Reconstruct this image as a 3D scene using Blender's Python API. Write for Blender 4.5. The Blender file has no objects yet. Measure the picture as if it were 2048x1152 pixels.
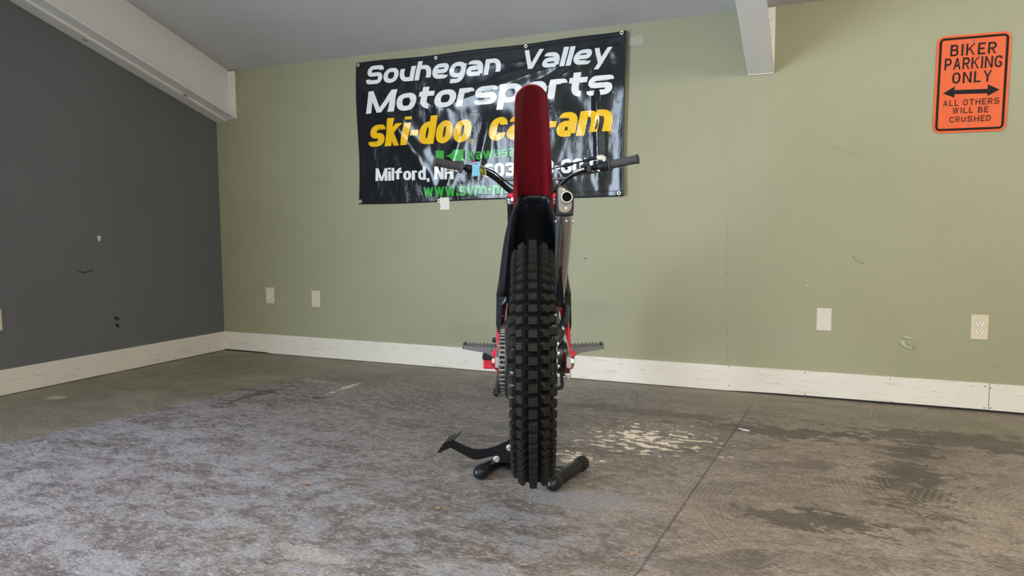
import bpy, bmesh, math, random
from mathutils import Vector, Matrix, noise as mnoise

random.seed(7)
C = bpy.context.scene.collection
PI = math.pi

# ------------------------------------------------------------------ camera
F, YAW, PITCH, ROLL, H = 1437.186, 0.4064, 0.0827, -0.005, 0.8772
D, XL, BB, ZC, SL = 3.964, -4.002, 0.1384, 1.9907, 0.3244     # back wall, left wall, baseboard, ceiling at back wall, roof slope
fwd = Vector((-math.sin(YAW) * math.cos(PITCH), math.cos(YAW) * math.cos(PITCH), -math.sin(PITCH)))
r0 = Vector((math.cos(YAW), math.sin(YAW), 0))
u0 = r0.cross(fwd)
right = math.cos(ROLL) * r0 + math.sin(ROLL) * u0
up = -math.sin(ROLL) * r0 + math.cos(ROLL) * u0
cam_data = bpy.data.cameras.new('camera')
cam_data.sensor_width = 36.0
cam_data.lens = F / 2048 * 36.0
cam_data.clip_start = 0.05
cam = bpy.data.objects.new('camera', cam_data)
C.objects.link(cam)
M = Matrix((right, up, -fwd)).transposed().to_4x4()
M.translation = (0, 0, H)
cam.matrix_world = M
bpy.context.scene.camera = cam

# ------------------------------------------------------------------ light
sc = bpy.context.scene
sc.view_settings.view_transform = 'Standard'
sc.view_settings.look = 'None'
sc.view_settings.gamma = 1.0
sc.view_settings.use_curve_mapping = False
sc.view_settings.exposure = 0.9
world = bpy.data.worlds.new('sky')
sc.world = world
world.use_nodes = True
bg = world.node_tree.nodes['Background']
bg.inputs[0].default_value = (0.75, 0.86, 1.0, 1)
bg.inputs[1].default_value = 1.0


def area(name, loc, target, sx, sy, power, col):
    l = bpy.data.lights.new(name, 'AREA')
    l.shape = 'RECTANGLE'
    l.size, l.size_y, l.energy, l.color = sx, sy, power, col
    o = bpy.data.objects.new(name, l)
    o.location = loc
    o.rotation_euler = (Vector(target) - Vector(loc)).to_track_quat('-Z', 'Z').to_euler()
    C.objects.link(o)
    return o


# daylight in the open doorway of the left wall, just outside it
area('doorway_daylight', (XL - 0.15, -1.4, 1.25), (XL + 4, -0.9, 1.0), 2.9, 2.4, 240, (0.70, 0.84, 1.0))
# daylight in the wide opening of the rear wall
area('rear_daylight', (1.3, -3.25, 1.35), (1.3, 2, 1.35), 3.6, 2.4, 18, (1.0, 0.95, 0.88))
# warm strip lamps hanging under the roof behind the photographer (their fixtures are built further down)
LAMPS = [(2.3, 0.9, 2.72), (0.4, -0.4, 3.0), (2.4, -1.7, 3.3)]
for lx_, ly_, lz_ in LAMPS:
    area('strip_lamp_light', (lx_, ly_, lz_ - 0.065), (lx_, ly_, 0), 1.2, 0.14, 20, (1.0, 0.91, 0.79))

# ------------------------------------------------------------------ pixel -> place helpers (used only to read off real positions)
CAMV = Vector((0, 0, H))


def ray(x, y):
    return right * ((x - 1024) / F) + up * ((576 - y) / F) + fwd


def wl(x, y, d=D):                       # point of the back wall
    r = ray(x, y)
    p = CAMV + r * (d / r.y)
    return p.x, p.z


def fl(x, y):                            # point of the floor
    r = ray(x, y)
    p = CAMV + r * (-H / r.z)
    return p.x, p.y


_d = ray(1066, 725)
BA = Vector((_d.x, _d.y, 0)).normalized()          # the motorcycle's forward direction
BN = Vector((BA.y, -BA.x, 0))                      # its right side
S0 = 1.885                                         # distance of rear axle along BA


def at(x, y, s):                         # bike space: (right, forward from rear axle, up)
    r = ray(x, y)
    p = CAMV + r * (s / r.dot(BA))
    return Vector((p.dot(BN), s - S0, p.z))


# ------------------------------------------------------------------ node helpers
class G:
    def __init__(self, name):
        self.m = bpy.data.materials.new(name)
        self.m.use_nodes = True
        self.t = self.m.node_tree
        self.b = self.t.nodes['Principled BSDF']
        self._co = None

    def node(self, typ, props=None, ins=None):
        n = self.t.nodes.new(typ)
        for k, v in (props or {}).items():
            setattr(n, k, v)
        for k, v in (ins or {}).items():
            self.set(n.inputs[k], v)
        return n

    def set(self, sock, v):
        if isinstance(v, bpy.types.NodeSocket):
            self.t.links.new(v, sock)
        else:
            if isinstance(v, (tuple, list)) and len(v) == 3 and sock.type == 'RGBA':
                v = (*v, 1)
            sock.default_value = v

    def co(self):
        if self._co is None:
            self._co = self.node('ShaderNodeTexCoord').outputs['Object']
        return self._co

    def mapping(self, scale=(1, 1, 1), loc=(0, 0, 0), rot=(0, 0, 0)):
        return self.node('ShaderNodeMapping', None, {'Vector': self.co(), 'Scale': scale, 'Location': loc, 'Rotation': rot}).outputs[0]

    def noise(self, scale, detail=4, rough=0.55, vec=None, dist=0.0):
        return self.node('ShaderNodeTexNoise', None, {'Vector': vec or self.co(), 'Scale': scale, 'Detail': detail, 'Roughness': rough, 'Distortion': dist}).outputs['Fac']

    def math(self, op, a, b=0.0, c=None, clamp=False):
        n = self.node('ShaderNodeMath', {'operation': op, 'use_clamp': clamp})
        self.set(n.inputs[0], a)
        self.set(n.inputs[1], b)
        if c is not None:
            self.set(n.inputs[2], c)
        return n.outputs[0]

    def step(self, v, lo, hi):                # smooth ramp from 0 at lo to 1 at hi
        n = self.node('ShaderNodeMapRange', {'interpolation_type': 'SMOOTHSTEP', 'clamp': True}, {'Value': v, 'From Min': min(lo, hi), 'From Max': max(lo, hi)})
        if lo > hi:
            n.inputs['To Min'].default_value = 1
            n.inputs['To Max'].default_value = 0
        return n.outputs[0]

    def mix(self, fac, a, b, mode='MIX'):
        n = self.node('ShaderNodeMix', {'data_type': 'RGBA', 'blend_type': mode})
        self.set(n.inputs['Factor'], fac)
        self.set(n.inputs['A'], a)
        self.set(n.inputs['B'], b)
        for s in n.outputs:
            if s.type == 'RGBA':
                return s

    def sep(self):
        n = self.node('ShaderNodeSeparateXYZ', None, {'Vector': self.co()})
        return n.outputs[0], n.outputs[1], n.outputs[2]

    def bump(self, h, strength=0.3, dist=0.01):
        self.set(self.b.inputs['Normal'], self.node('ShaderNodeBump', None, {'Height': h, 'Strength': strength, 'Distance': dist}).outputs[0])

    def out(self, **kw):
        names = {'col': 'Base Color', 'rough': 'Roughness', 'metal': 'Metallic', 'spec': 'Specular IOR Level', 'coat': 'Coat Weight', 'alpha': 'Alpha'}
        for k, v in kw.items():
            self.set(self.b.inputs[names[k]], v)
        return self.m


def plain(name, col, rough=0.5, metal=0.0, spec=0.5, var=0.08, scale=30, bump=0.0, bscale=200):
    g = G(name)
    n = g.noise(scale, 3)
    g.out(col=g.mix(n, tuple(c * (1 - var) for c in col), tuple(min(1, c * (1 + var)) for c in col)), rough=rough, metal=metal, spec=spec)
    if bump:
        g.bump(g.noise(bscale, 2), bump, 0.002)
    return g.m


def floor_material():
    g = G('worn painted concrete')
    x, y, z = g.sep()

    def dist(px, py, rx, ry):
        fx, fy = fl(px, py)
        dx = g.math('DIVIDE', g.math('SUBTRACT', x, fx), rx)
        dy = g.math('DIVIDE', g.math('SUBTRACT', y, fy), ry)
        return g.math('SQRT', g.math('ADD', g.math('MULTIPLY', dx, dx), g.math('MULTIPLY', dy, dy)))
    R = (0, 0, 0.41)                       # wear runs across the view
    n1 = g.noise(1.1, 5, 0.6)
    n2 = g.noise(3.0, 8, 0.70, g.mapping((0.8, 1.2, 1), (4, 2, 0), R), 0.4)
    n3 = g.noise(24, 9, 0.72, g.mapping((0.8, 1.25, 1), (1, 7, 0), R), 0.25)
    n4 = g.noise(110, 5, 0.8, g.mapping((0.7, 1.3, 1), (9, 1, 0), R), 0.2)
    n5 = g.noise(6.5, 12, 0.76, g.mapping((0.75, 1.25, 1), (12, 5, 0), R), 0.3)
    n6 = g.noise(2.1, 10, 0.72, g.mapping((0.8, 1.3, 1), (31, 8, 0), R), 0.6)
    n7 = g.noise(52, 8, 0.70, g.mapping((0.6, 1.5, 1), (3, 17, 0), R), 0.3)
    col = g.mix(g.step(n2, 0.32, 0.68), (0.118, 0.107, 0.097), (0.195, 0.180, 0.162))
    rightside = g.step(g.math('ADD', x, g.math('MULTIPLY', g.math('SUBTRACT', n1, 0.5), 0.9)), -1.0, 0.0)
    warm = g.mix(g.step(n2, 0.32, 0.68), (0.150, 0.126, 0.096), (0.245, 0.212, 0.165))
    col = g.mix(rightside, col, warm)
    door_light = g.math('MULTIPLY', g.step(g.math('ADD', x, g.math('MULTIPLY', n1, 1.2)), -0.3, -1.9), g.step(y, 3.3, 2.1))  # left floor made paler and bluer: doorway daylight painted into the colour
    door_light_col = g.mix(g.step(n5, 0.38, 0.62), (0.165, 0.158, 0.176), (0.290, 0.284, 0.308))
    col = g.mix(g.math('MULTIPLY', door_light, 0.85), col, door_light_col)
    # olive strips that were never repainted: along the left wall and along the back wall
    ed = g.math('ADD', g.math('SUBTRACT', x, g.math('MULTIPLY', g.math('SUBTRACT', y, 1.82), 0.16)), g.math('MULTIPLY', g.math('SUBTRACT', n2, 0.5), 0.06))
    st1 = g.step(ed, -3.07, -3.10)
    ey = g.math('ADD', g.math('ADD', y, g.math('MULTIPLY', g.math('SUBTRACT', n1, 0.5), 1.3)), g.math('MULTIPLY', g.math('ABSOLUTE', g.math('ADD', x, 1.3)), 0.28))
    st2 = g.math('MULTIPLY', g.step(ey, 3.75, 4.0), 0.75)
    olive = g.mix(g.step(n2, 0.3, 0.7), (0.140, 0.136, 0.086), (0.225, 0.216, 0.150))
    # lifted flakes: darker coat left standing, paler slab between
    col = g.mix(g.math('MULTIPLY', g.step(n5, 0.48, 0.45), 0.38), col, (0.080, 0.070, 0.062))
    col = g.mix(g.math('MULTIPLY', g.step(n3, 0.525, 0.555), g.math('SUBTRACT', 0.42, g.math('MULTIPLY', rightside, 0.17))), col, (0.300, 0.280, 0.255))
    col = g.mix(g.math('MULTIPLY', g.step(n3, 0.455, 0.425), 0.50), col, (0.074, 0.066, 0.058))
    col = g.mix(g.math('MULTIPLY', g.step(n7, 0.56, 0.585), g.math('SUBTRACT', 0.58, g.math('MULTIPLY', rightside, 0.25))), col, (0.370, 0.350, 0.330))
    # blue-grey flakes of an older coat
    bl = g.math('MULTIPLY', g.step(n5, 0.525, 0.54), g.math('MULTIPLY', g.step(n6, 0.49, 0.57), g.step(y, 2.7, 1.9)))
    bl = g.math('MULTIPLY', g.math('MAXIMUM', bl, g.math('MULTIPLY', g.step(n5, 0.515, 0.53), g.math('MULTIPLY', g.step(g.math('ADD', y, g.math('MULTIPLY', n6, 0.8)), 2.55, 2.3), g.math('MULTIPLY', g.step(x, -2.1, -1.8), g.step(x, -0.45, -0.75))))), g.step(x, 0.15, -0.6))
    col = g.mix(g.math('MULTIPLY', bl, 0.46), col, (0.285, 0.308, 0.335))
    col = g.mix(g.math('MULTIPLY', g.math('MAXIMUM', st1, st2), 0.8), col, olive)
    # dark patches of remaining dark paint
    dk = g.math('MULTIPLY', g.step(n6, 0.55, 0.57), g.step(g.math('ADD', x, g.math('MULTIPLY', y, -0.15)), -1.1, -0.6))
    col = g.mix(g.math('MULTIPLY', dk, 0.55), col, (0.092, 0.078, 0.064))
    for (px, py, rx, ry, c, k) in [(1825, 955, 0.13, 0.40, (0.068, 0.060, 0.048), .85), (1655, 1045, 0.24, 0.08, (0.068, 0.057, 0.048), .88), (1560, 865, 0.34, 0.09, (0.070, 0.058, 0.047), .8), (1900, 880, 0.5, 0.12, (0.072, 0.060, 0.05), .75),
                                 (500, 792, 0.05, 0.30, (0.055, 0.042, 0.040), .7), (540, 785, 0.30, 0.025, (0.06, 0.047, 0.045), .7), (1160, 998, 0.20, 0.075, (0.215, 0.225, 0.232), .75), (1440, 950, .05, .03, (0.08, .07, .055), .5),
                                 (690, 776, 0.022, 0.12, (0.5, 0.5, 0.47), .9), (640, 763, 0.13, 0.04, (0.30, 0.27, 0.22), .6), (110, 795, 0.05, 0.03, (0.40, 0.40, 0.33), .8), (630, 1110, .11, .035, (0.34, 0.33, 0.32), .7), (1050, 885, .5, .06, (0.09, .078, .065), .5), (1300, 825, .6, .06, (0.085, .072, .055), .6)]:
        rr = g.math('ADD', dist(px, py, rx, ry), g.math('ADD', g.math('MULTIPLY', g.math('SUBTRACT', n5, 0.5), 6.0), g.math('MULTIPLY', g.math('SUBTRACT', n3, 0.5), 3.0)))
        col = g.mix(g.math('MULTIPLY', g.step(rr, 0.90, 0.80), k), col, c)
    # spatter of cream paint behind the tyre
    for (px, py, rx, ry) in [(1290, 878, 0.34, 0.30), (1150, 915, 0.16, 0.09)]:
        sp = g.math('SUBTRACT', g.noise(24, 6, 0.62, g.mapping((0.7, 1.3, 1), (3, 3, 0), R)), g.math('MULTIPLY', dist(px, py, rx, ry), 0.17))
        col = g.mix(g.step(sp, 0.46, 0.475), col, (0.70, 0.63, 0.49))
    # trowel arcs on the right half
    for (cx, cy, w, k) in [(0.62, 2.75, 330, .30), (0.25, 2.35, 380, .26), (-0.05, 1.75, 350, .26), (0.95, 2.5, 300, .26)]:
        dx = g.math('SUBTRACT', x, cx)
        dy = g.math('SUBTRACT', y, cy)
        rr = g.math('SQRT', g.math('ADD', g.math('MULTIPLY', dx, dx), g.math('MULTIPLY', dy, dy)))
        wv = g.math('SINE', g.math('MULTIPLY', g.math('ADD', rr, g.math('MULTIPLY', n2, 0.03)), w))
        gate = g.math('MULTIPLY', g.step(g.noise(2.4, 4, 0.6, g.mapping((1, 1, 1), (cx * 9, cy * 5, 0))), 0.48, 0.58), g.math('MULTIPLY', g.step(rr, 0.78, 0.65), g.math('MULTIPLY', g.step(rr, 0.16, 0.3), g.step(x, -0.75, -0.4))))
        col = g.mix(g.math('MULTIPLY', g.math('MULTIPLY', g.step(wv, 0.1, 0.9), gate), k), col, (0.33, 0.29, 0.22))
    col = g.mix(1.0, col, (1.22, 1.13, 1.13), 'MULTIPLY')
    grain = g.node('ShaderNodeMapRange', None, {'Value': n4, 'From Min': 0.36, 'From Max': 0.64, 'To Min': 0.55, 'To Max': 1.45}).outputs[0]
    col = g.mix(1.0, col, g.node('ShaderNodeCombineColor', None, {0: grain, 1: grain, 2: grain}).outputs[0], 'MULTIPLY')
    chip = g.node('ShaderNodeTexVoronoi', None, {'Vector': g.mapping((1, 1.5, 1)), 'Scale': 12.0, 'Randomness': 1.0})
    cd = g.math('ADD', chip.outputs['Distance'], g.math('MULTIPLY', g.math('SUBTRACT', n4, .5), .08))
    csel = g.math('MULTIPLY', g.step(cd, 0.07, 0.05), g.step(g.node('ShaderNodeSeparateColor', None, {0: chip.outputs['Color']}).outputs[0], 0.84, 0.86))
    col = g.mix(csel, col, (0.5, 0.49, 0.46))
    # saw-cut joint in the slab
    jx = g.math('SUBTRACT', x, g.math('ADD', g.math('MULTIPLY', g.math('SUBTRACT', y, 3.625), 0.0586), -0.298))
    jx = g.math('ABSOLUTE', g.math('ADD', jx, g.math('MULTIPLY', g.math('SUBTRACT', n3, 0.5), 0.014)))
    jm = g.math('MULTIPLY', g.step(jx, 0.0050, 0.0022), g.step(y, 3.8, 3.55))
    col = g.mix(g.math('MULTIPLY', jm, 0.55), col, (0.045, 0.036, 0.030))
    g.out(col=col, rough=g.math('ADD', 0.36, g.math('MULTIPLY', n3, 0.36)), spec=0.5)
    h = g.math('SUBTRACT', g.math('ADD', g.math('MULTIPLY', n3, 1.0), g.math('MULTIPLY', n4, 0.6)), g.math('MULTIPLY', jm, 1.6))
    g.bump(h, 0.55, 0.005)
    return g.m


def wall_material(name, base, light, marks=(0.12, 0.12, 0.09)):
    g = G(name)
    n1 = g.noise(1.2, 4)
    n2 = g.noise(7, 6, 0.6)
    col = g.mix(g.step(n1, 0.3, 0.7), base, light)
    sm = g.noise(3.1, 7, 0.75, g.mapping((1, 1, 1.4), (5, 3, 8)), 0.7)
    col = g.mix(g.math('MULTIPLY', g.step(sm, 0.66, 0.80), 0.35), col, marks)
    v = g.node('ShaderNodeTexVoronoi', None, {'Vector': g.mapping((1, 1, 1.2), (2, 0, 4)), 'Scale': 4.5, 'Randomness': 1.0})
    sel = g.math('MULTIPLY', g.step(v.outputs['Distance'], 0.018, 0.010), g.step(g.node('ShaderNodeSeparateColor', None, {0: v.outputs['Color']}).outputs[1], 0.78, 0.8))
    col = g.mix(g.math('MULTIPLY', sel, 0.7), col, marks)
    g.out(col=col, rough=0.55, spec=0.35)
    g.bump(g.math('ADD', g.noise(3, 3), g.math('MULTIPLY', g.noise(180, 2), 0.08)), 0.12, 0.01)
    return g.m


def board_material(name, base):
    g = G(name)
    x, y, z = g.sep()
    n1 = g.noise(2.5, 4)
    st = g.noise(14, 5, 0.7, g.mapping((1, 1, 7)), 0.5)
    st2 = g.noise(5.5, 7, 0.7, g.mapping((0.7, 0.7, 5), (3, 0, 1)), 0.8)
    col = g.mix(n1, tuple(c * 0.93 for c in base), base)
    col = g.mix(g.math('MULTIPLY', g.step(st, 0.60, 0.64), 0.45), col, (0.34, 0.30, 0.25))
    col = g.mix(g.math('MULTIPLY', g.step(st2, 0.59, 0.65), 0.35), col, (0.45, 0.38, 0.29))
    v = g.node('ShaderNodeTexVoronoi', None, {'Vector': g.mapping((1, 1, 2), (1, 0, 2)), 'Scale': 9.0})
    sel = g.math('MULTIPLY', g.step(v.outputs['Distance'], 0.06, 0.035), g.step(g.node('ShaderNodeSeparateColor', None, {0: v.outputs['Color']}).outputs[0], 0.78, 0.8))
    col = g.mix(g.math('MULTIPLY', sel, 0.75), col, (0.08, 0.07, 0.06))
    g.out(col=col, rough=0.45, spec=0.4)
    g.bump(g.noise(6, 3, vec=g.mapping((1, 1, 4))), 0.15, 0.004)
    return g.m


def metal(name, col, rough, brushed=0.0, var=0.12):
    g = G(name)
    n = g.noise(40, 4, 0.6, g.mapping((1, 1, 1)))
    c = g.mix(n, tuple(k * (1 - var) for k in col), tuple(min(1, k * (1 + var)) for k in col))
    g.out(col=c, rough=g.math('ADD', rough, g.math('MULTIPLY', n, 0.15)), metal=1.0)
    if brushed:
        g.bump(g.noise(260, 2, vec=g.mapping((1, 0.06, 0.06))), brushed, 0.001)
    return g.m


MT = {}
MT['floor'] = floor_material()
MT['green'] = wall_material('sage green wall paint', (0.298, 0.287, 0.180), (0.325, 0.314, 0.200))
MT['grey'] = wall_material('dark grey wall paint', (0.120, 0.120, 0.124), (0.134, 0.134, 0.138), (0.04, 0.04, 0.04))
MT['ceiling'] = wall_material('grey ceiling paint', (0.50, 0.485, 0.48), (0.54, 0.525, 0.52), (0.33, 0.33, 0.32))
MT['beam'] = wall_material('off white beam paint', (0.76, 0.73, 0.70), (0.80, 0.77, 0.74), (0.52, 0.50, 0.48))
MT['board'] = board_material('scuffed white board', (0.76, 0.70, 0.61))
MT['rust'] = plain('bare rusty spot', (0.28, 0.22, 0.17), 0.8)
MT['ivory'] = plain('ivory plastic', (0.62, 0.55, 0.38), 0.35)
MT['almond'] = plain('almond plastic', (0.66, 0.60, 0.50), 0.35)
MT['ivory_face'] = plain('pale receptacle plastic', (0.72, 0.68, 0.56), 0.35)
MT['slot'] = plain('dark slot', (0.012, 0.011, 0.010), 0.6)
MT['screw'] = metal('zinc screw', (0.55, 0.54, 0.52), 0.3)
MT['carcass'] = plain('shade-darkened tyre rubber', (0.0035, 0.0035, 0.004), 0.8, spec=0.08, bump=0.1)  # tread rubber made darker: the shade between the knobs is put into the colour
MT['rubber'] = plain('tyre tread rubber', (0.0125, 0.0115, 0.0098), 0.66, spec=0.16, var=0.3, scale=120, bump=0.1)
MT['black'] = plain('black satin plastic', (0.007, 0.0085, 0.012), 0.36, spec=0.38, var=0.1)
MT['gloss'] = plain('black powder coat', (0.004, 0.0045, 0.006), 0.30, spec=0.32)
MT['grip'] = plain('grey rubber grip', (0.050, 0.050, 0.053), 0.7, spec=0.3, bump=0.1)
MT['red'] = plain('red plastic', (0.185, 0.004, 0.011), 0.40, spec=0.35, var=0.03)
MT['redp'] = plain('red frame paint', (0.60, 0.012, 0.035), 0.28, spec=0.5, var=0.03)
MT['alu'] = metal('brushed aluminium', (0.62, 0.60, 0.57), 0.30, 0.25)
MT['cast'] = metal('cast aluminium', (0.50, 0.49, 0.47), 0.42)
MT['dark'] = metal('dark machined steel', (0.20, 0.20, 0.20), 0.42)
MT['steel'] = metal('bright steel', (0.72, 0.71, 0.69), 0.22)
MT['chain'] = metal('oiled chain steel', (0.26, 0.25, 0.23), 0.36)
MT['titan'] = metal('warm grey end plate', (0.27, 0.245, 0.21), 0.5, 0.1)
MT['brass'] = metal('brass grommet', (0.62, 0.52, 0.34), 0.35)
MT['bore'] = plain('shade-dark pipe bore', (0.004, 0.004, 0.004), 0.9, spec=0.1)  # black colour stands in for the shade inside the pipe
MT['orange'] = plain('orange sign enamel', (0.66, 0.088, 0.007), 0.34, spec=0.3, var=0.03)
MT['ink'] = plain('black sign enamel', (0.004, 0.0035, 0.004), 0.5, spec=0.15)
MT['blue_tag'] = plain('pale blue card', (0.20, 0.52, 0.68), 0.6)
MT['tag_ink'] = plain('dark blue ink', (0.03, 0.08, 0.16), 0.6)
MT['yellow'] = plain('yellow ink', (0.62, 0.68, 0.06), 0.5)
MT['leaf'] = plain('dry leaf', (0.19, 0.095, 0.045), 0.8, var=0.3)
MT['wood'] = plain('wood chip', (0.36, 0.22, 0.12), 0.8, var=0.2)
MT['paper'] = plain('white paper scrap', (0.75, 0.74, 0.72), 0.7)
MT['gypsum'] = plain('torn plaster', (0.44, 0.43, 0.31), 0.85)
MT['smudge'] = plain('grey smudge', (0.20, 0.195, 0.14), 0.8)
MT['rubber_pad'] = plain('black rubber pad', (0.018, 0.018, 0.02), 0.75, spec=0.3)


def vinyl(name, col):
    g = G(name)
    g.out(col=col, rough=0.14, spec=0.36)
    msk = g.step(g.noise(2.6, 3, 0.5, g.mapping((1, 1, 1), (7, 0, 3))), 0.42, 0.62)
    cr = g.noise(13, 4, 0.6, g.mapping((1.7, 1, 0.5), (2, 0, 1)), 1.2)
    h = g.math('ADD', g.math('MULTIPLY', cr, g.math('ADD', g.math('MULTIPLY', msk, 1.0), 0.12)), g.math('MULTIPLY', g.noise(5, 2, 0.5, g.mapping((1, 1, 1), (1, 0, 9))), 0.3))
    g.bump(h, 0.17, 0.012)
    return g.m


MT['vinyl'] = vinyl('black vinyl', (0.013, 0.014, 0.017))
MT['v_white'] = vinyl('white print on vinyl', (0.80, 0.80, 0.80))
MT['v_yellow'] = vinyl('yellow print on vinyl', (0.86, 0.50, 0.012))
MT['v_green'] = vinyl('green print on vinyl', (0.045, 0.36, 0.055))


# ------------------------------------------------------------------ mesh helpers
class MB:
    def __init__(self):
        self.v, self.f = [], []

    def add(self, vs, fs):
        k = len(self.v)
        self.v += [tuple(p) for p in vs]
        self.f += [tuple(i + k for i in q) for q in fs]
        return self

    def box(self, lo, hi, rot=None, about=None):
        x0, y0, z0 = lo
        x1, y1, z1 = hi
        vs = [Vector(p) for p in [(x0, y0, z0), (x1, y0, z0), (x1, y1, z0), (x0, y1, z0), (x0, y0, z1), (x1, y0, z1), (x1, y1, z1), (x0, y1, z1)]]
        if rot is not None:
            c = Vector(about) if about is not None else (Vector(lo) + Vector(hi)) / 2
            vs = [c + rot @ (p - c) for p in vs]
        return self.add(vs, [(0, 3, 2, 1), (4, 5, 6, 7), (0, 1, 5, 4), (1, 2, 6, 5), (2, 3, 7, 6), (3, 0, 4, 7)])

    def loft(self, rings, closed=True, caps=True):
        n = len(rings[0])
        vs = [p for r in rings for p in r]
        fs = []
        for i in range(len(rings) - 1):
            for j in range(n if closed else n - 1):
                a, b = i * n + j, i * n + (j + 1) % n
                fs.append((a, b, b + n, a + n))
        if caps and closed:
            fs.append(tuple(reversed(range(n))))
            fs.append(tuple(range((len(rings) - 1) * n, len(rings) * n)))
        return self.add(vs, fs)

    def tube(self, pts, r, n=12, caps=True):
        pts = [Vector(p) for p in pts]
        rs = r if isinstance(r, (list, tuple)) else [r] * len(pts)
        t0 = (pts[1] - pts[0]).normalized()
        ref = Vector((0, 0, 1)) if abs(t0.z) < 0.9 else Vector((1, 0, 0))
        u = t0.cross(ref).normalized()
        rings = []
        for i, p in enumerate(pts):
            t = (pts[min(i + 1, len(pts) - 1)] - pts[max(i - 1, 0)]).normalized()
            u = (u - t * u.dot(t)).normalized()
            w = t.cross(u)
            rings.append([p + (u * math.cos(k * 2 * PI / n) + w * math.sin(k * 2 * PI / n)) * rs[i] for k in range(n)])
        return self.loft(rings, True, caps)

    def lathe(self, prof, centre, axis=(1, 0, 0), n=48, ref=None):          # prof: (along, radius)
        ax = Vector(axis).normalized()
        rf = Vector((0, 0, 1)) if abs(ax.z) < 0.9 else Vector((1, 0, 0))
        u = ax.cross(rf).normalized()
        w = ax.cross(u)
        c = Vector(centre)
        rings = [[c + ax * a + (u * math.cos(k * 2 * PI / n) + w * math.sin(k * 2 * PI / n)) * max(r, 1e-5) for k in range(n)] for a, r in prof]
        return self.loft(rings, True, False)

    def prism(self, poly, off):                # closed polygon of 3-D points pushed by off
        off = Vector(off)
        n = len(poly)
        a = [Vector(p) for p in poly]
        b = [p + off for p in a]
        fs = [tuple(reversed(range(n))), tuple(range(n, 2 * n))]
        fs += [(i, (i + 1) % n, (i + 1) % n + n, i + n) for i in range(n)]
        return self.add(a + b, fs)

    def build(self, name, mat, parent=None, smooth=None, bevel=0.0, bseg=2, solid=0.0, subsurf=0, loc=None):
        me = bpy.data.meshes.new(name)
        me.from_pydata(self.v, [], self.f)
        me.validate()
        bm = bmesh.new()
        bm.from_mesh(me)
        bmesh.ops.recalc_face_normals(bm, faces=bm.faces)
        bm.to_mesh(me)
        bm.free()
        o = bpy.data.objects.new(name, me)
        C.objects.link(o)
        me.materials.append(mat)
        if smooth is not None:
            for p in me.polygons:
                p.use_smooth = True
            me.set_sharp_from_angle(angle=math.radians(smooth))
        if subsurf:
            m = o.modifiers.new('s', 'SUBSURF')
            m.levels = m.render_levels = subsurf
        if solid:
            m = o.modifiers.new('t', 'SOLIDIFY')
            m.thickness = solid
            m.offset = 0
        if bevel:
            m = o.modifiers.new('b', 'BEVEL')
            m.width = bevel
            m.segments = bseg
            m.limit_method = 'ANGLE'
            m.angle_limit = math.radians(40)
        if parent:
            o.parent = parent
        if loc:
            o.location = loc
        return o


def catmull(pts, k=8):
    pts = [Vector(p) for p in pts]
    q = [pts[0] * 2 - pts[1]] + pts + [pts[-1] * 2 - pts[-2]]
    out = []
    for i in range(1, len(q) - 2):
        a, b, c, d = q[i - 1:i + 3]
        for j in range(k):
            t = j / k
            out.append(0.5 * ((2 * b) + (c - a) * t + (2 * a - 5 * b + 4 * c - d) * t * t + (3 * b - 3 * c + d - a) * t ** 3))
    return out + [pts[-1]]


def thing(name, label, cat, loc=(0, 0, 0), rotz=0.0, group=None):
    o = bpy.data.objects.new(name, None)
    o.empty_display_size = 0.05
    C.objects.link(o)
    o.location = loc
    o.rotation_euler = (0, 0, rotz)
    tag(o, label, cat, group)
    return o


def tag(o, label, cat, group=None):
    o['label'] = label
    o['category'] = cat
    if group:
        o['group'] = group
    return o


def struct(o):
    o['kind'] = 'structure'
    return o


# ------------------------------------------------------------------ room
X1, Y0 = 4.2, -3.0                       # right wall, rear wall
zc = lambda y: ZC + SL * (D - y)
struct(MB().box((XL - 1.6, Y0 - 1.6, -0.1), (X1 + 0.1, D + 0.1, 0)).build('floor', MT['floor']))
struct(MB().prism([(XL, D, 0), (X1, D, 0), (X1, D, ZC + .1), (XL, D, ZC + .1)], (0, 0.1, 0)).build('wall_back', MT['green']))
# left wall with the open doorway (y -2.3 to 0.85, 2.5 high)
dy0, dy1, dz = -2.9, 0.1, 2.5
wlm = MB()
for ya, yb, za, zb in [(Y0, dy0, 0, None), (dy1, D, 0, None), (dy0, dy1, dz, None)]:
    wlm.prism([(XL, ya, za), (XL, yb, za), (XL, yb, zc(yb) + .05), (XL, ya, zc(ya) + .05)], (-0.1, 0, 0))
struct(wlm.build('wall_left', MT['grey']))
struct(MB().prism([(X1, Y0, 0), (X1, D, 0), (X1, D, zc(D) + .05), (X1, Y0, zc(Y0) + .05)], (0.1, 0, 0)).build('wall_right', MT['green']))
wr = MB()
for xa, xb, za, zb in [(XL, -0.6, 0, zc(Y0)), (3.2, X1, 0, zc(Y0)), (-0.6, 3.2, 2.6, zc(Y0))]:
    wr.box((xa, Y0 - 0.1, za), (xb, Y0, zb))
struct(wr.build('wall_rear', MT['green']))
struct(MB().prism([(XL, D + .1, ZC - .1 * SL), (X1, D + .1, ZC - .1 * SL), (X1, Y0 - .1, zc(Y0 - .1)), (XL, Y0 - .1, zc(Y0 - .1))], (0, 0, 0.1)).build('ceiling', MT['ceiling']))

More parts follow.
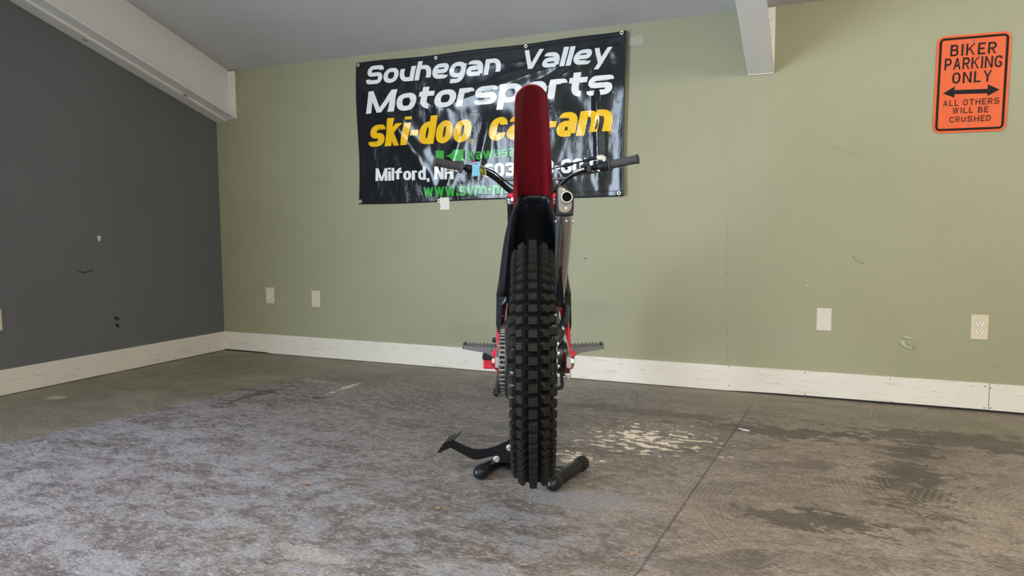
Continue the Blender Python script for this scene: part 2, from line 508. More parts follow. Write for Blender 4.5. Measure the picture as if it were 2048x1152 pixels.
# baseboards
BT = 0.016
xj = wl(1976.3, 800)[0]
bb = MB()
xk = [wl(px_, 730)[0] for px_ in (535, 545, 1455, 1480, 1560)]
bb.prism([(XL, D - BT, 0.010), (XL, D - BT, BB), (xj - .001, D - BT, BB), (xj - .001, D - BT, 0.012), (xk[4], D - BT, 0.010), (xk[3], D - BT, .006), (xk[2], D - BT, 0.003), (xk[1], D - BT, .003), (xk[0], D - BT, .009)], (0, BT, 0))
b_back = struct(bb.build('baseboard_back', MT['board'], bevel=0.0015))
struct(MB().box((xj + .001, D - BT, 0.011), (X1, D, BB - .001)).build('trim_1', MT['board'], bevel=0.0015))
struct(MB().prism([(XL, dy1, 0.002), (XL, D - BT, 0.004), (XL, D - BT, BB), (XL, dy1, BB)], (BT, 0, 0)).build('baseboard_left', MT['board'], bevel=0.0015))
MB().box((XL, D - .0012, 0.0), (X1, D + .0005, .012)).build('gap_shade_strip', MT['slot'], bpy.data.objects['wall_back'])  # dark strip on the wall, painted shade for the gap under the baseboards
# nail heads of the boards
for (px, py) in [(1458, 733), (1458, 771), (1610, 745.8), (1610, 789), (1780, 758), (1783, 804), (1970, 773), (1968, 816), (1981, 776), (1981, 816), (527, 672), (621, 678), (718, 684)]:
    x, z = wl(px, py, D - BT)
    MB().lathe([(0, 0.0), (0.0008, 0.0), (0.0008, 0.0028), (0, 0.003)], (x, D - BT, z), (0, -1, 0), 10).build('nail_head', MT['slot'], b_back)


# drywall damage on the back wall: torn paper flaps around a shallow dent
def patch(px_pts, mat, depth=0.004, lift=0.0):
    pts = [wl(*p) for p in px_pts]
    cx, cz = sum(p[0] for p in pts) / len(pts), sum(p[1] for p in pts) / len(pts)
    n = len(pts)
    vs = [(x, D - 0.0005, z) for x, z in pts] + [(cx + (x - cx) * .8, D - depth, cz + (z - cz) * .8) for x, z in pts] + [(cx, D - depth * .6, cz)]
    fs = [(i, (i + 1) % n, n + (i + 1) % n, n + i) for i in range(n)] + [(n + i, n + (i + 1) % n, 2 * n) for i in range(n)]
    return MB().add(vs, fs)


wb = bpy.data.objects['wall_back']
c5 = lambda x, y: (x / 4.113 + 1580, y / 4.113 + 560)
patch([c5(*p) for p in [(940, 490), (1000, 488), (1035, 510), (1046, 545), (1030, 576), (990, 560), (955, 530)]], MT['green'], 0.003).build('dent', MT['green'], wb, 50)
patch([c5(*p) for p in [(890, 503), (940, 492), (955, 530), (1032, 574), (1020, 577), (960, 560), (905, 528)]], MT['gypsum'], 0.008).build('torn_paper', MT['gypsum'], wb, 50)
patch([c5(*p) for p in [(932, 452), (975, 462), (1045, 500), (1010, 490), (960, 482), (925, 475)]], MT['gypsum'], 0.006).build('torn_paper', MT['gypsum'], wb, 50)
patch([(1703, 509), (1714, 513), (1727, 522), (1729, 527), (1718, 526), (1706, 518)], MT['gypsum'], 0.004).build('dent', MT['green'], wb, 50)
for px, py, k, m in [(1171, 517, 2.0, 'slot'), (735.6, 591.5, 1.3, 'slot'), (954, 620, 2.5, 'gypsum'), (971, 653, 2.6, 'smudge'), (1614, 570.5, 1.3, 'ivory_face'), (1960, 605, 1.0, 'smudge'), (1996, 731.5, 1.0, 'slot'), (1787, 636, 1.2, 'smudge'), (1572, 376, 1.5, 'gypsum'), (1452, 546, 2, 'smudge')]:
    x, z = wl(px, py)
    q = k * 0.0024
    MB().lathe([(0, q), (0.0012, q * .8), (0.0014, 0)], (x, D, z), (0, -1, 0), 9).build('wall_mark', MT[m], wb, 60)
cs_ = [wl(1455.5, yy_) for yy_ in (400, 520, 640, 738)]
MB().prism([(cs_[0][0], D, cs_[0][1]), (cs_[1][0] + .0012, D, cs_[1][1]), (cs_[3][0] + .0012, D, cs_[3][1]), (cs_[3][0], D, cs_[3][1])], (0, -.0006, 0)).build('board_seam', MT['smudge'], wb)
# seam below the baseboard is a gap, its shade painted by the dark strip; scuffs of the grey wall
wg = bpy.data.objects['wall_left']


def lp(px, py):
    r = ray(px, py)
    p = CAMV + r * (XL / r.x)
    return p.y, p.z


for poly, m in [([(194, 472), (202, 472), (200, 482), (197, 482)], 'ivory_face'), ([(156, 542), (168, 544), (179, 541), (180, 543), (168, 546.5), (156, 544)], 'slot'), ([(182, 540), (186, 540), (185, 543), (182, 543)], 'slot'),
                ([(228, 633), (233, 633), (240, 638), (236, 641), (229, 638)], 'slot'), ([(230, 648), (235, 647), (239, 652), (238, 656), (233, 653)], 'slot')]:
    pts = [lp(*p) for p in poly]
    MB().prism([(XL, a, b) for a, b in pts], (0.0008, 0, 0)).build('wall_scuff', MT[m], wg)

# ------------------------------------------------------------------ steel beams under the ceiling
BZ = 1.655                                # underside at the back wall


def beam(xc, hw, label, ends=True):
    t = thing('steel_beam', label, 'beam', (xc, D, 0))
    L = D - Y0 - 0.3
    dirv = lambda z, d: (z + SL * d)
    def slab(x0, x1, z0, z1, y_in=0.0):
        return MB().prism([(x0, -y_in, z0 + SL * y_in), (x1, -y_in, z0 + SL * y_in), (x1, -y_in, z1 + SL * y_in), (x0, -y_in, z1 + SL * y_in)], (0, -(L - y_in), SL * (L - y_in)))
    slab(-hw, hw, BZ, BZ + .012, .012).build('bottom_flange', MT['beam'], t, bevel=.002)
    slab(-.006, .006, BZ + .012, ZC - .001, .012).build('web', MT['beam'], t)
    MB().box((-hw, -.012, BZ + .001), (hw, -.0005, ZC - .006)).build('end_plate', MT['beam'], t, bevel=.001)
    for s in (-1, 1):
        for dzv in (0.055, 0.105, 0.158):
            b = MB().lathe([(0, 0), (0, .0135), (.009, .0135), (.0105, .010), (.0105, 0)], (s * (hw - .026), -.012, ZC - dzv), (0, -1, 0), 6)
            b.build('bolt', MT['beam'], t)
    return t


hwB = 0.064
xb1 = (wl(1495.6, 151.9)[0] + wl(1548.7, 148)[0]) / 2
beam(xb1, hwB, 'painted steel beam end hanging above the wall right of the banner')
xb2 = wl(474, 232)[0] - hwB
lb = beam(xb2, hwB, 'long white painted steel beam running above the dark grey wall')
# board that closes the gap between the beam and the grey wall
L = D - Y0 - .3
MB().prism([(XL - xb2 + .001, -.001, 1.642), (wl(453.8, 242)[0] - xb2, -.001, 1.642), (wl(453.8, 242)[0] - xb2, -.001, 1.70), (XL - xb2 + .001, -.001, 1.70)], (0, -L, SL * L)).build('closing_board', MT['beam'], lb)


def beam_pt(px, py, xoff):
    r = ray(px, py)
    p = CAMV + r * ((xb2 + xoff) / r.x)
    return p


p0 = beam_pt(281.9, 22, .006)
p1 = beam_pt(264, 98, .006)
MB().prism([(.0062, p0.y - D - .003, p0.z), (.0062, p0.y - D + .003, p0.z), (.0062, p1.y - D + .003, p1.z), (.0062, p1.y - D - .003, p1.z)], (.0025, 0, 0)).build('weld_seam', MT['beam'], lb)
for px, py, q, pz_ in [(170, 80, .02, 1.642), (371, 191, .022, 1.642), (365, 201.5, .008, 1.642)]:
    r = ray(px, py)
    # on the sloping underside: z = BZ + SL*(D-y)
    k = (pz_ + SL * D - H) / (r.z + SL * r.y)
    p = CAMV + r * k
    MB().prism([(p.x - xb2 - q * .5, p.y - D - q * .8, p.z + SL * q * .8 - .0012), (p.x - xb2 + q * .4, p.y - D - q * .5, p.z + SL * q * .5 - .0012), (p.x - xb2 + q * .5, p.y - D + q * .8, p.z - SL * q * .8 - .0012), (p.x - xb2 - q * .4, p.y - D + q * .5, p.z - SL * q * .5 - .0012)], (0, 0, .001)).build('chipped_paint', MT['rust'], lb)


# strip lamps (behind the camera)
g = G('lamp tube glow')
g.out(col=(0.9, 0.88, 0.8), rough=0.4)
g.set(g.b.inputs['Emission Color'], (1.0, 0.93, 0.82, 1))
g.set(g.b.inputs['Emission Strength'], 48.0)
MT['glow'] = g.m
for i, (lx_, ly_, lz_) in enumerate(LAMPS):
    t = thing('strip_lamp', ['white strip lamp hanging under the roof nearest the orange sign', 'white strip lamp hanging under the roof near the doorway', 'white strip lamp hanging under the roof at the rear'][i], 'lamp', (lx_, ly_, lz_), group='strip lamps')
    MB().box((-.63, -.08, -.02), (.63, .08, .03)).build('housing', MT['beam'], t, bevel=.006)
    for yy in (-.045, .045):
        MB().tube([(-.6, yy, -.037), (.6, yy, -.037)], .014, 12).build('lamp_tube', MT['glow'], t, 60)
    for xx in (-.5, .5):
        MB().tube([(xx, 0, .03), (xx, 0, zc(ly_) - lz_ - .002)], .004, 8).build('hanger_rod', MT['screw'], t)

# ------------------------------------------------------------------ lettering: stroke alphabet
A_, D_ = 2, -1     # ascender, descender levels of a lowercase glyph


def G_(w, *strokes):
    return (w, strokes)


LOW = {
    'o': G_(1, ([(0, 0), (1, 0), (1, 1), (0, 1)], 'c')),
    'u': G_(1, ([(0, 1), (0, 0), (1, 0)], ''), ([(1, 1), (1, 0)], 's')),
    'n': G_(1, ([(0, 1), (0, 0)], 's'), ([(0, 1), (1, 1), (1, 0)], '')),
    'h': G_(1, ([(0, A_), (0, 0)], 's'), ([(0, 1), (1, 1), (1, 0)], '')),
    'm': G_(1.72, ([(0, 1), (0, 0)], 's'), ([(0, 1), (.5, 1), (.5, 0)], ''), ([(.5, 1), (1, 1), (1, 0)], '')),
    'r': G_(.72, ([(0, 1), (0, 0)], 's'), ([(0, .75), (0, 1), (1, 1), (1, .88)], '')),
    'e': G_(1, ([(1, .12), (1, 0), (0, 0), (0, 1), (1, 1), (1, .48), (0, .48)], '')),
    'g': G_(1, ([(0, 0), (1, 0), (1, 1), (0, 1)], 'c'), ([(1, 1), (1, D_), (0, D_)], '')),
    'a': G_(1, ([(.05, .86), (.05, 1), (1, 1), (1, 0)], ''), ([(1, 0), (0, 0), (0, .53), (1, .53)], '')),
    'l': G_(.28, ([(.5, A_), (.5, 0)], 's')),
    'i': G_(.28, ([(.5, 1), (.5, 0)], 's'), ([(.5, 'd0'), (.5, 'd1')], 's')),
    't': G_(.72, ([(.3, 't'), (.3, 0), (1, 0)], ''), ([(0, 1), (1, 1)], 's')),
    's': G_(1, ([(.98, .86), (.98, 1), (0, 1), (0, .5), (1, .5), (1, 0), (0, 0), (0, .14)], '')),
    'p': G_(1, ([(0, 1), (0, D_)], 's'), ([(0, 0), (1, 0), (1, 1), (0, 1)], 'c')),
    'd': G_(1, ([(1, A_), (1, 0)], 's'), ([(0, 0), (1, 0), (1, 1), (0, 1)], 'c')),
    'c': G_(.95, ([(1, .72), (1, 1), (0, 1), (0, 0), (1, 0), (1, .28)], '')),
    'k': G_(1, ([(0, A_), (0, 0)], 's'), ([(0, .42), (1, 1)], 's'), ([(.3, .55), (1, 0)], 's')),
    'w': G_(1.5, ([(0, 1), (.25, 0)], 's'), ([(.25, 0), (.5, 1)], 's'), ([(.5, 1), (.75, 0)], 's'), ([(.75, 0), (1, 1)], 's')),
    'v': G_(1, ([(0, 1), (.5, 0)], 's'), ([(.5, 0), (1, 1)], 's')),
    'y': G_(1, ([(0, 1), (.5, 0)], 's'), ([(1, 1), (.25, D_)], 's')),
    'f': G_(.98, ([(.28, 0), (.28, A_), (1, A_)], ''), ([(0, 1), (.9, 1)], 's')),
}
UP = {
    'S': G_(1.15, ([(.98, .80), (.98, 1), (0, 1), (0, .52), (1, .52), (1, 0), (0, 0), (0, .2)], '')),
    'V': G_(1.2, ([(0, 1), (.5, 0)], 's'), ([(.5, 0), (1, 1)], 's')),
    'M': G_(1.5, ([(0, 0), (0, 1)], 's'), ([(0, 1), (.5, 0)], 's'), ([(.5, 0), (1, 1)], 's'), ([(1, 1), (1, 0)], 's')),
    'K': G_(1.1, ([(0, 1), (0, 0)], 's'), ([(0, .38), (1, 1)], 's'), ([(.35, .6), (1, 0)], 's')),
    'N': G_(1.1, ([(0, 0), (0, 1)], 's'), ([(0, 1), (1, 0)], 's'), ([(1, 0), (1, 1)], 's')),
    'H': G_(1.1, ([(0, 0), (0, 1)], 's'), ([(1, 0), (1, 1)], 's'), ([(0, .5), (1, .5)], 's')),
    'B': G_(1, ([(0, 0), (0, 1), (.92, 1), (.92, .52), (0, .52)], ''), ([(0, .52), (1, .52), (1, 0), (0, 0)], ''), ([(0, 0), (0, 1)], 's')),
    'I': G_(.3, ([(.5, 0), (.5, 1)], 's')),
    'E': G_(.9, ([(0, 0), (0, 1)], 's'), ([(0, 1), (1, 1)], 's'), ([(0, .5), (.85, .5)], 's'), ([(0, 0), (1, 0)], 's')),
    'R': G_(1, ([(0, 0), (0, 1)], 's'), ([(0, 1), (1, 1), (1, .46), (0, .46)], ''), ([(.5, .46), (1, 0)], 's')),
    'P': G_(1, ([(0, 0), (0, 1)], 's'), ([(0, 1), (1, 1), (1, .44), (0, .44)], '')),
    'A': G_(1.1, ([(0, 0), (.5, 1)], 's'), ([(.5, 1), (1, 0)], 's'), ([(.2, .3), (.8, .3)], 's')),
    'G': G_(1.05, ([(1, .78), (1, 1), (0, 1), (0, 0), (1, 0), (1, .45), (.55, .45)], '')),
    'O': G_(1.05, ([(0, 0), (1, 0), (1, 1), (0, 1)], 'c')),
    'L': G_(.85, ([(0, 1), (0, 0)], 's'), ([(0, 0), (1, 0)], 's')),
    'Y': G_(1.05, ([(0, 1), (.5, .45)], 's'), ([(1, 1), (.5, .45)], 's'), ([(.5, .5), (.5, 0)], 's')),
    'T': G_(1, ([(0, 1), (1, 1)], 's'), ([(.5, 1), (.5, 0)], 's')),
    'W': G_(1.4, ([(0, 1), (.25, 0)], 's'), ([(.25, 0), (.5, 1)], 's'), ([(.5, 1), (.75, 0)], 's'), ([(.75, 0), (1, 1)], 's')),
    'C': G_(1, ([(1, .75), (1, 1), (0, 1), (0, 0), (1, 0), (1, .25)], '')),
    'U': G_(1, ([(0, 1), (0, 0), (1, 0), (1, 1)], '')),
    'D': G_(1, ([(0, 0), (0, 1)], 's'), ([(0, 1), (1, 1), (1, 0), (0, 0)], '')),
    '6': G_(1, ([(.98, .82), (.98, 1), (0, 1), (0, 0), (1, 0), (1, .56), (0, .56)], '')),
    '0': G_(1, ([(0, 0), (1, 0), (1, 1), (0, 1)], 'c')),
    '3': G_(1, ([(0, .82), (0, 1), (.96, 1), (.96, .52), (.3, .52)], ''), ([(.3, .52), (1, .52), (1, 0), (0, 0), (0, .2)], '')),
    '7': G_(.95, ([(0, 1), (1, 1)], 's'), ([(1, 1), (.35, 0)], 's')),
    '-': G_(.5, ([(0, .42), (1, .42)], 's')),
    '.': G_(.28, ([(.5, 0), (.5, 'dot')], 's')),
    ',': G_(.32, ([(.6, .12), (.25, -.16)], 's')),
}


def rounded(pts, r, closed):
    n = len(pts)
    out = []
    for i in range(n):
        p = Vector(pts[i])
        if not closed and i in (0, n - 1):
            out.append(p)
            continue
        a, b = Vector(pts[i - 1]), Vector(pts[(i + 1) % n])
        la, lb_ = (a - p).length, (b - p).length
        fa = 0.5 if (closed or i - 1 > 0) else 0.98
        fb = 0.5 if (closed or i + 1 < n - 1) else 0.98
        q = min(r, la * fa, lb_ * fb)
        s = p + (a - p).normalized() * q
        e = p + (b - p).normalized() * q
        for k in range(9):
            t = k / 8
            ang = t
            out.append((1 - t) ** 2 * s + 2 * t * (1 - t) * (p * .82 + (s + e) * .09) + t * t * e)
    return out


def text_strokes(s, xh, wx, wy, gap, wscale, rad, desc=.28, space=.6):
    """strokes in em units: caps height 1; returns list of (points, closed), total width"""
    x = 0.0
    res = []
    for ch in s:
        if ch == ' ':
            x += space
            continue
        low = ch in LOW
        w, strokes = LOW[ch] if low else UP[ch]
        if low:
            W = max(w * wscale * xh * .95, wx * 1.02)
        else:
            W = max(w * wscale * .72, wx * 1.02)
        hgt = xh if low else 1.0

        def Y(v, ln):
            if v == 'd0':
                return xh + .10 + wy * .1
            if v == 'd1':
                return min(1.02, xh + .30)
            if v == 't':
                return xh + .2
            if v == 'dot':
                return max(wx * .95, .12)
            if low and v == A_:
                return 1.0 if ln else 1.0 - wy / 2
            if low and v == D_:
                return -desc if ln else -desc + wy / 2
            if ln:
                return v * hgt
            return wy / 2 + v * (hgt - wy)
        for pts, mode in strokes:
            ln = mode == 's'
            pp = []
            hz = ln and pts[0][1] == pts[1][1]
            vt = ln and pts[0][0] == pts[1][0]
            for (a, b) in pts:
                if ln and hz:
                    px = x + a * W
                    py = wy / 2 + b * (hgt - wy) if not isinstance(b, str) and b not in (A_, D_) else Y(b, False)
                else:
                    px = x + (W / 2 if a == .5 and W <= wx * 1.05 else wx / 2 + a * (W - wx))
                    py = Y(b, ln)
                pp.append(Vector((px, py)))
            if not ln:
                pp = rounded(pp, rad, mode == 'c')
            else:
                k = max(1, int((pp[1] - pp[0]).length / .12))
                pp = [pp[0].lerp(pp[1], i / k) for i in range(k + 1)]
            res.append((pp, mode == 'c', ln and not hz and not vt))
        x += W + gap
    return res, x - gap


def text_mesh(s, place, width, height, xh=.74, wx=.2, wy=.16, gap=.12, wscale=1.0, rad=.3, shear=0.0, desc=.28, space=.6, grow=0.0):
    """place(u, v) -> 3-D point, u along the baseline in metres, v up"""
    st, tw = text_strokes(s, xh, wx, wy, gap, wscale, rad, desc, space)
    kx = width / (tw + shear * xh * 0.6)
    mb = MB()
    gx, gy = grow / kx, grow / height
    for si, (pp, closed, diag) in enumerate(st):
        n = len(pp)
        rows = []
        for i, p in enumerate(pp):
            a = pp[i - 1] if (i > 0 or closed) else p
            b = pp[(i + 1) % n] if (i < n - 1 or closed) else p
            t = b - a
            if t.length < 1e-9:
                t = Vector((1, 0))
            t.normalize()
            nn = Vector((-t.y, t.x))
            if diag:
                off = Vector((wx * .44 + gx, 0)) if abs(t.y) > .35 else nn * (wy / 2 + gy)
            else:
                off = Vector((nn.x * (wx / 2 + gx), nn.y * (wy / 2 + gy)))
            ext = Vector((0, 0))
            if grow and not closed and i in (0, n - 1):
                ext = t * (gy if i == n - 1 else -gy)
            rows.append((p + off + ext, p - off + ext))
        vs = []
        for q in rows:
            m0 = (q[0] + q[1]) / 2
            for w in (q[0], m0, q[1]):
                p3 = place((w.x + shear * w.y) * kx, w.y * height)
                vs.append((p3[0], p3[1] - .00006 * si - .000004 * len(vs), p3[2]))
        fs = []
        for i in range(n if closed else n - 1):
            j = (i + 1) % n
            for k in (0, 1):
                fs.append((i * 3 + k, j * 3 + k, j * 3 + k + 1, i * 3 + k + 1))
        mb.add(vs, fs)
    return mb


# ------------------------------------------------------------------ vinyl banner
q = [wl(714.5, 126.5), wl(1253.5, 62), wl(1250, 391.5), wl(719.5, 408.5)]
bx0, bx1 = q[0][0], q[1][0]
bz0, bz1 = (q[2][1] + q[3][1]) / 2, (q[0][1] + q[1][1]) / 2
BCX, BCZ = (bx0 + bx1) / 2, (bz0 + bz1) / 2
BW, BH = bx1 - bx0, bz1 - bz0


def fold(x, z, px, pz, qx, qz, w, a):       # a soft crease from one point to another
    dx, dz_ = qx - px, qz - pz
    L2 = dx * dx + dz_ * dz_
    t = max(0, min(1, ((x - px) * dx + (z - pz) * dz_) / L2))
    d = math.hypot(x - px - t * dx, z - pz - t * dz_)
    return a * math.exp(-(d / w) ** 2) * math.sin(PI * (0.1 + 0.8 * t))


def bdepth(x, z):                            # how far the hanging vinyl stands off the wall; x, z from its centre
    v = Vector((x, 0, z))
    d = 0.012 + 0.010 * mnoise.noise(v * 2.2 + Vector((3, 1, 0))) + 0.0045 * mnoise.noise(v * 6.5) + 0.0015 * mnoise.noise(Vector((x * 22, 4, z * 9)))
    d += fold(x, z, -.85, .33, -.30, -.36, .055, .016) + fold(x, z, -.30, -.36, .05, -.43, .05, .010)
    d += fold(x, z, .80, .40, .30, .12, .045, .014) + fold(x, z, .70, .36, -.2, .14, .03, .008) + fold(x, z, -.8, .27, -.2, .1, .03, .008)
    d += fold(x, z, -.12, -.02, -.25, -.40, .03, .009) + fold(x, z, .05, 0, -.02, -.3, .03, .008) + fold(x, z, .72, .25, .74, -.40, .025, .012)
    d += fold(x, z, .50, -.28, .56, -.42, .03, .010)
    ex = min(1, (BW / 2 - abs(x)) / .12)
    ez = min(1, (BH / 2 - abs(z)) / .10)
    e = max(0.0, min(ex, ez))
    return max(0.004, d * (0.35 + 0.65 * e) + (0.022 if x > 0 else 0.004) * (1 - max(0, ex)) ** 2)


def bplace(x, z, lift=0.0):                  # wall coordinates -> surface of the banner
    lx, lz = x - BCX, z - BCZ
    return (lx, -bdepth(lx, lz) - lift, lz)


ban = thing('vinyl_banner', 'large creased black vinyl dealer banner with white yellow and green lettering', 'banner', (BCX, D, BCZ))
NX, NZ = 220, 112
vs = []
for j in range(NZ + 1):
    for i in range(NX + 1):
        u, v = i / NX, j / NZ
        # edges a little wavy
        top = q[0][1] + (q[1][1] - q[0][1]) * u - .006 * math.sin(PI * u) + .003 * math.sin(u * 17)
        bot = q[3][1] + (q[2][1] - q[3][1]) * u - .004 * math.sin(u * 9)
        lft = q[3][0] + (q[0][0] - q[3][0]) * v + .008 * math.sin(v * 6)
        rgt = q[2][0] + (q[1][0] - q[2][0]) * v - .004 * math.sin(v * 5)
        x = lft + (rgt - lft) * u
        z = bot + (top - bot) * v
        vs.append(bplace(x, z))
fs = [(j * (NX + 1) + i, j * (NX + 1) + i + 1, (j + 1) * (NX + 1) + i + 1, (j + 1) * (NX + 1) + i) for j in range(NZ) for i in range(NX)]
MB().add(vs, fs).build('vinyl_sheet', MT['vinyl'], ban, 180, solid=.0012)


def bline(s, bl, br, hpx, mat, name='lettering', **kw):
    a, b = Vector(wl(*bl)), Vector(wl(*br))
    t0 = Vector(wl(bl[0], bl[1] - hpx))
    hh = (t0 - a).length
    t = (b - a).normalized()
    nrm = Vector((-t.y, t.x))

    def place(u, v):
        p = a + t * u + nrm * v
        return bplace(p.x, p.y, .0022)
    return text_mesh(s, place, (b - a).length, hh, **kw).build(name, mat, ban, 180)


c6 = lambda x, y: (x / 3.032 + 700, y / 3.032 + 50)
EU = dict(xh=.78, wx=.31, wy=.215, gap=.07, wscale=1.42, rad=.36, shear=.22, space=.75)
bline('Souhegan', c6(103, 366), c6(925, 297), 37, MT['v_white'], **EU)
bline('Valley', c6(1040, 274), c6(1590, 232), 38, MT['v_white'], **EU)
bline('Motorsports', c6(103, 541), c6(1603, 420), 43, MT['v_white'], **EU)
SK = dict(xh=.80, wx=.36, wy=.20, gap=.05, wscale=1.1, rad=.3, shear=.26)
bline('ski-doo', c6(115, 741), c6(745, 711), 54, MT['v_yellow'], **SK)
bline('can-am', c6(840, 706), c6(1600, 662), 58, MT['v_yellow'], **SK)
HV = dict(xh=.74, wx=.22, wy=.17, gap=.07, wscale=1.0, rad=.5)
bline('Kawasaki', (938.5, 321.5), (1054, 310), 21.5, MT['v_green'], **HV)
bline('Milford, NH', c6(160, 946), c6(637, 936), 25, MT['v_white'], **dict(HV, wx=.25, wy=.17, wscale=.95, space=.3, gap=.055))
bline('603-673-6077', (970, 355), (1214, 343), 27, MT['v_white'], xh=.74, wx=.34, wy=.24, gap=.07, wscale=1.35, rad=.22)
bline('www.svm-nh.com', (848, 394.5), (1085, 387), 26, MT['v_green'], **dict(HV, wx=.27, wy=.2, wscale=1.1, gap=.06, shear=.1, rad=.3))


def bpoly(pxs, mat, name):                   # printed flat shape, finely split so that it follows the sheet
    bm = bmesh.new()
    pts = [wl(*p) for p in pxs]
    f = bm.faces.new([bm.verts.new((x, 0, z)) for x, z in pts])
    bmesh.ops.triangulate(bm, faces=[f])
    for _ in range(2):
        bmesh.ops.subdivide_edges(bm, edges=bm.edges[:], cuts=1, use_grid_fill=True)
    mb = MB()
    bm.verts.index_update()
    mb.add([bplace(v.co.x, v.co.z, .0022) for v in bm.verts], [[v.index for v in f.verts] for f in bm.faces])
    bm.free()
    return mb.build(name, mat, ban, 180)


c6b = lambda x, y: (x / 11.52 + 850, y / 11.52 + 280)
bpoly([c6b(*p) for p in [(258, 255), (462, 248), (462, 462), (262, 468), (280, 360)]], MT['v_green'], 'river_mark')
arc1 = [c6b(500 + 190 * t, 368 - 12 * t - 125 * t ** 2.6) for t in [i / 8 for i in range(9)]]
arc2 = [c6b(690 - 190 * t, 495 - 105 * (1 - (1 - t) ** 2.2) - 12 * t) for t in [i / 8 for i in range(9)]]
notch = [c6b(948, 222), c6b(930, 270), c6b(890, 310), c6b(815, 352), c6b(880, 385), c6b(925, 430), c6b(945, 482)]
bpoly(arc1 + notch + arc2[:-1], MT['v_green'], 'river_mark')


def bring(cx, cy, ro, ri, mat, name, lift=.0026, n=18, parent=ban):
    mb = MB()
    x, z = wl(cx, cy)
    vs = []
    for r in (ro, ri):
        for k in range(n):
            a = 2 * PI * k / n
            vs.append(bplace(x + r * math.cos(a), z + r * math.sin(a), lift))
    mb.add(vs, [(k, (k + 1) % n, n + (k + 1) % n, n + k) for k in range(n)])
    return mb.build(name, mat, parent)


for cx, cy in [(945.5, 283), (1223, 263.7)]:
    bring(cx, cy, .0135, .0110, MT['v_yellow'], 'registered_mark')
thin = dict(xh=.7, wx=.16, wy=.14, gap=.12, wscale=1.0, rad=.3)
bline('R', (943.8, 285.4), (947.4, 285.4), 5, MT['v_yellow'], name='registered_mark', **thin)
bline('TM', (1220.2, 265.4), (1226, 265.2), 3.6, MT['v_yellow'], name='registered_mark', **thin)
for cx, cy in [(718, 130.8), (872.8, 116), (1053, 93.2), (1246, 67.2), (722.4, 403), (879, 401.6), (1240, 386.7)]:
    x, z = wl(cx, cy)
    lx, lz = x - BCX, z - BCZ
    y = -bdepth(lx, lz)
    MB().lathe([(0.0, .0055), (.002, .0055), (.0026, .008), (.002, .0108), (-.0005, .0115)], (lx, y - .0008, lz), (0, -1, 0), 20).build('grommet', MT['brass'], ban, 60)
    MB().lathe([(.0012, 0.0), (.0014, .0055)], (lx, y - .0008, lz), (0, -1, 0), 12).build('grommet_hole', MT['slot'], ban)
# stitched hem along top and bottom
for row, (a, b) in enumerate([((722, 135), (1246, 73)), ((724, 396), (1244, 382))]):
    A, B = Vector(wl(*a)), Vector(wl(*b))
    pts = []
    for i in range(81):
        p = A.lerp(B, i / 80)
        pts.append(bplace(p.x, p.y, .0015))
    MB().tube(pts, .0014, 5).build('hem_ridge', MT['vinyl'], ban, 60)

# pieces of clear tape at the banner's top right corner
g = G('aged clear tape')
g.out(col=(0.62, 0.60, 0.48), rough=0.22, alpha=0.35)
MT['tape'] = g.m
for i, pts in enumerate([[(1255, 76), (1287, 69), (1289, 88), (1257, 92)]]):
    w = [wl(*p) for p in pts]
    o = MB()
    n = 8
    vs = []
    for k in range(n + 1):
        t = k / n
        for (a, b) in ((w[0], w[1]), (w[3], w[2])):
            vs.append((a[0] + (b[0] - a[0]) * t, D - .0015 - .003 * abs(math.sin(t * 9 + i)), a[1] + (b[1] - a[1]) * t + .002 * math.sin(t * 14)))
    o.add(vs, [(2 * k, 2 * k + 1, 2 * k + 3, 2 * k + 2) for k in range(n)])
    tag(o.build('tape_strip', MT['tape'], solid=.0004), 'crumpled clear tape strip on the wall at the banner corner', 'tape')

# ------------------------------------------------------------------ orange parking sign
sq = [wl(*p) for p in [(1873.5, 66), (2021, 62), (2015, 263), (1864.5, 267)]]
scx, scz = sum(p[0] for p in sq) / 4, sum(p[1] for p in sq) / 4
c8 = lambda x, y: (x / 3.16 + 1400, y / 3.16)
sL, sR = (wl(*c8(1484, 530))[0], wl(*c8(1952, 500))[0])
sT, sB = wl(*c8(1730, 216))[1], wl(*c8(1705, 836))[1]
SW, SH = sR - sL, sT - sB
scx, scz = (sL + sR) / 2, (sT + sB) / 2
tilt = math.radians(-0.6)
sgn = thing('parking_sign', 'orange embossed metal sign with black lettering and a double headed arrow', 'sign', (scx, D - .004, scz))
sgn.rotation_euler = (0, -tilt, 0)


def rrect(w, h, r, n=8):
    out = []
    for cx, cz, a0 in [(w / 2 - r, h / 2 - r, 0), (-w / 2 + r, h / 2 - r, 90), (-w / 2 + r, -h / 2 + r, 180), (w / 2 - r, -h / 2 + r, 270)]:
        for k in range(n + 1):
            a = math.radians(a0 + 90 * k / n)
            out.append((cx + r * math.cos(a), cz + r * math.sin(a)))
    return out


def s_ring(levels, name, mat):               # concentric rounded outlines (inset, height)
    mb = MB()
    rings = [[(x, -hh, z) for x, z in rrect(SW - 2 * ins, SH - 2 * ins, max(.004, .030 - ins))] for ins, hh in levels]
    mb.loft(rings, True, False)
    return mb


pl = MB()
out = rrect(SW, SH, .030)
pl.prism([(x, 0, z) for x, z in out], (0, -.0015, 0))
pl.build('plate', MT['orange'], sgn)
s_ring([(.009, .0015), (.0105, .0038), (.0195, .0038), (.021, .0015)], 'raised_border', None).build('border_bead', MT['orange'], sgn, 40)
s_ring([(.0102, .0036), (.0108, .0043), (.0192, .0043), (.0198, .0036)], 'x', None).build('border_line', MT['ink'], sgn, 40)


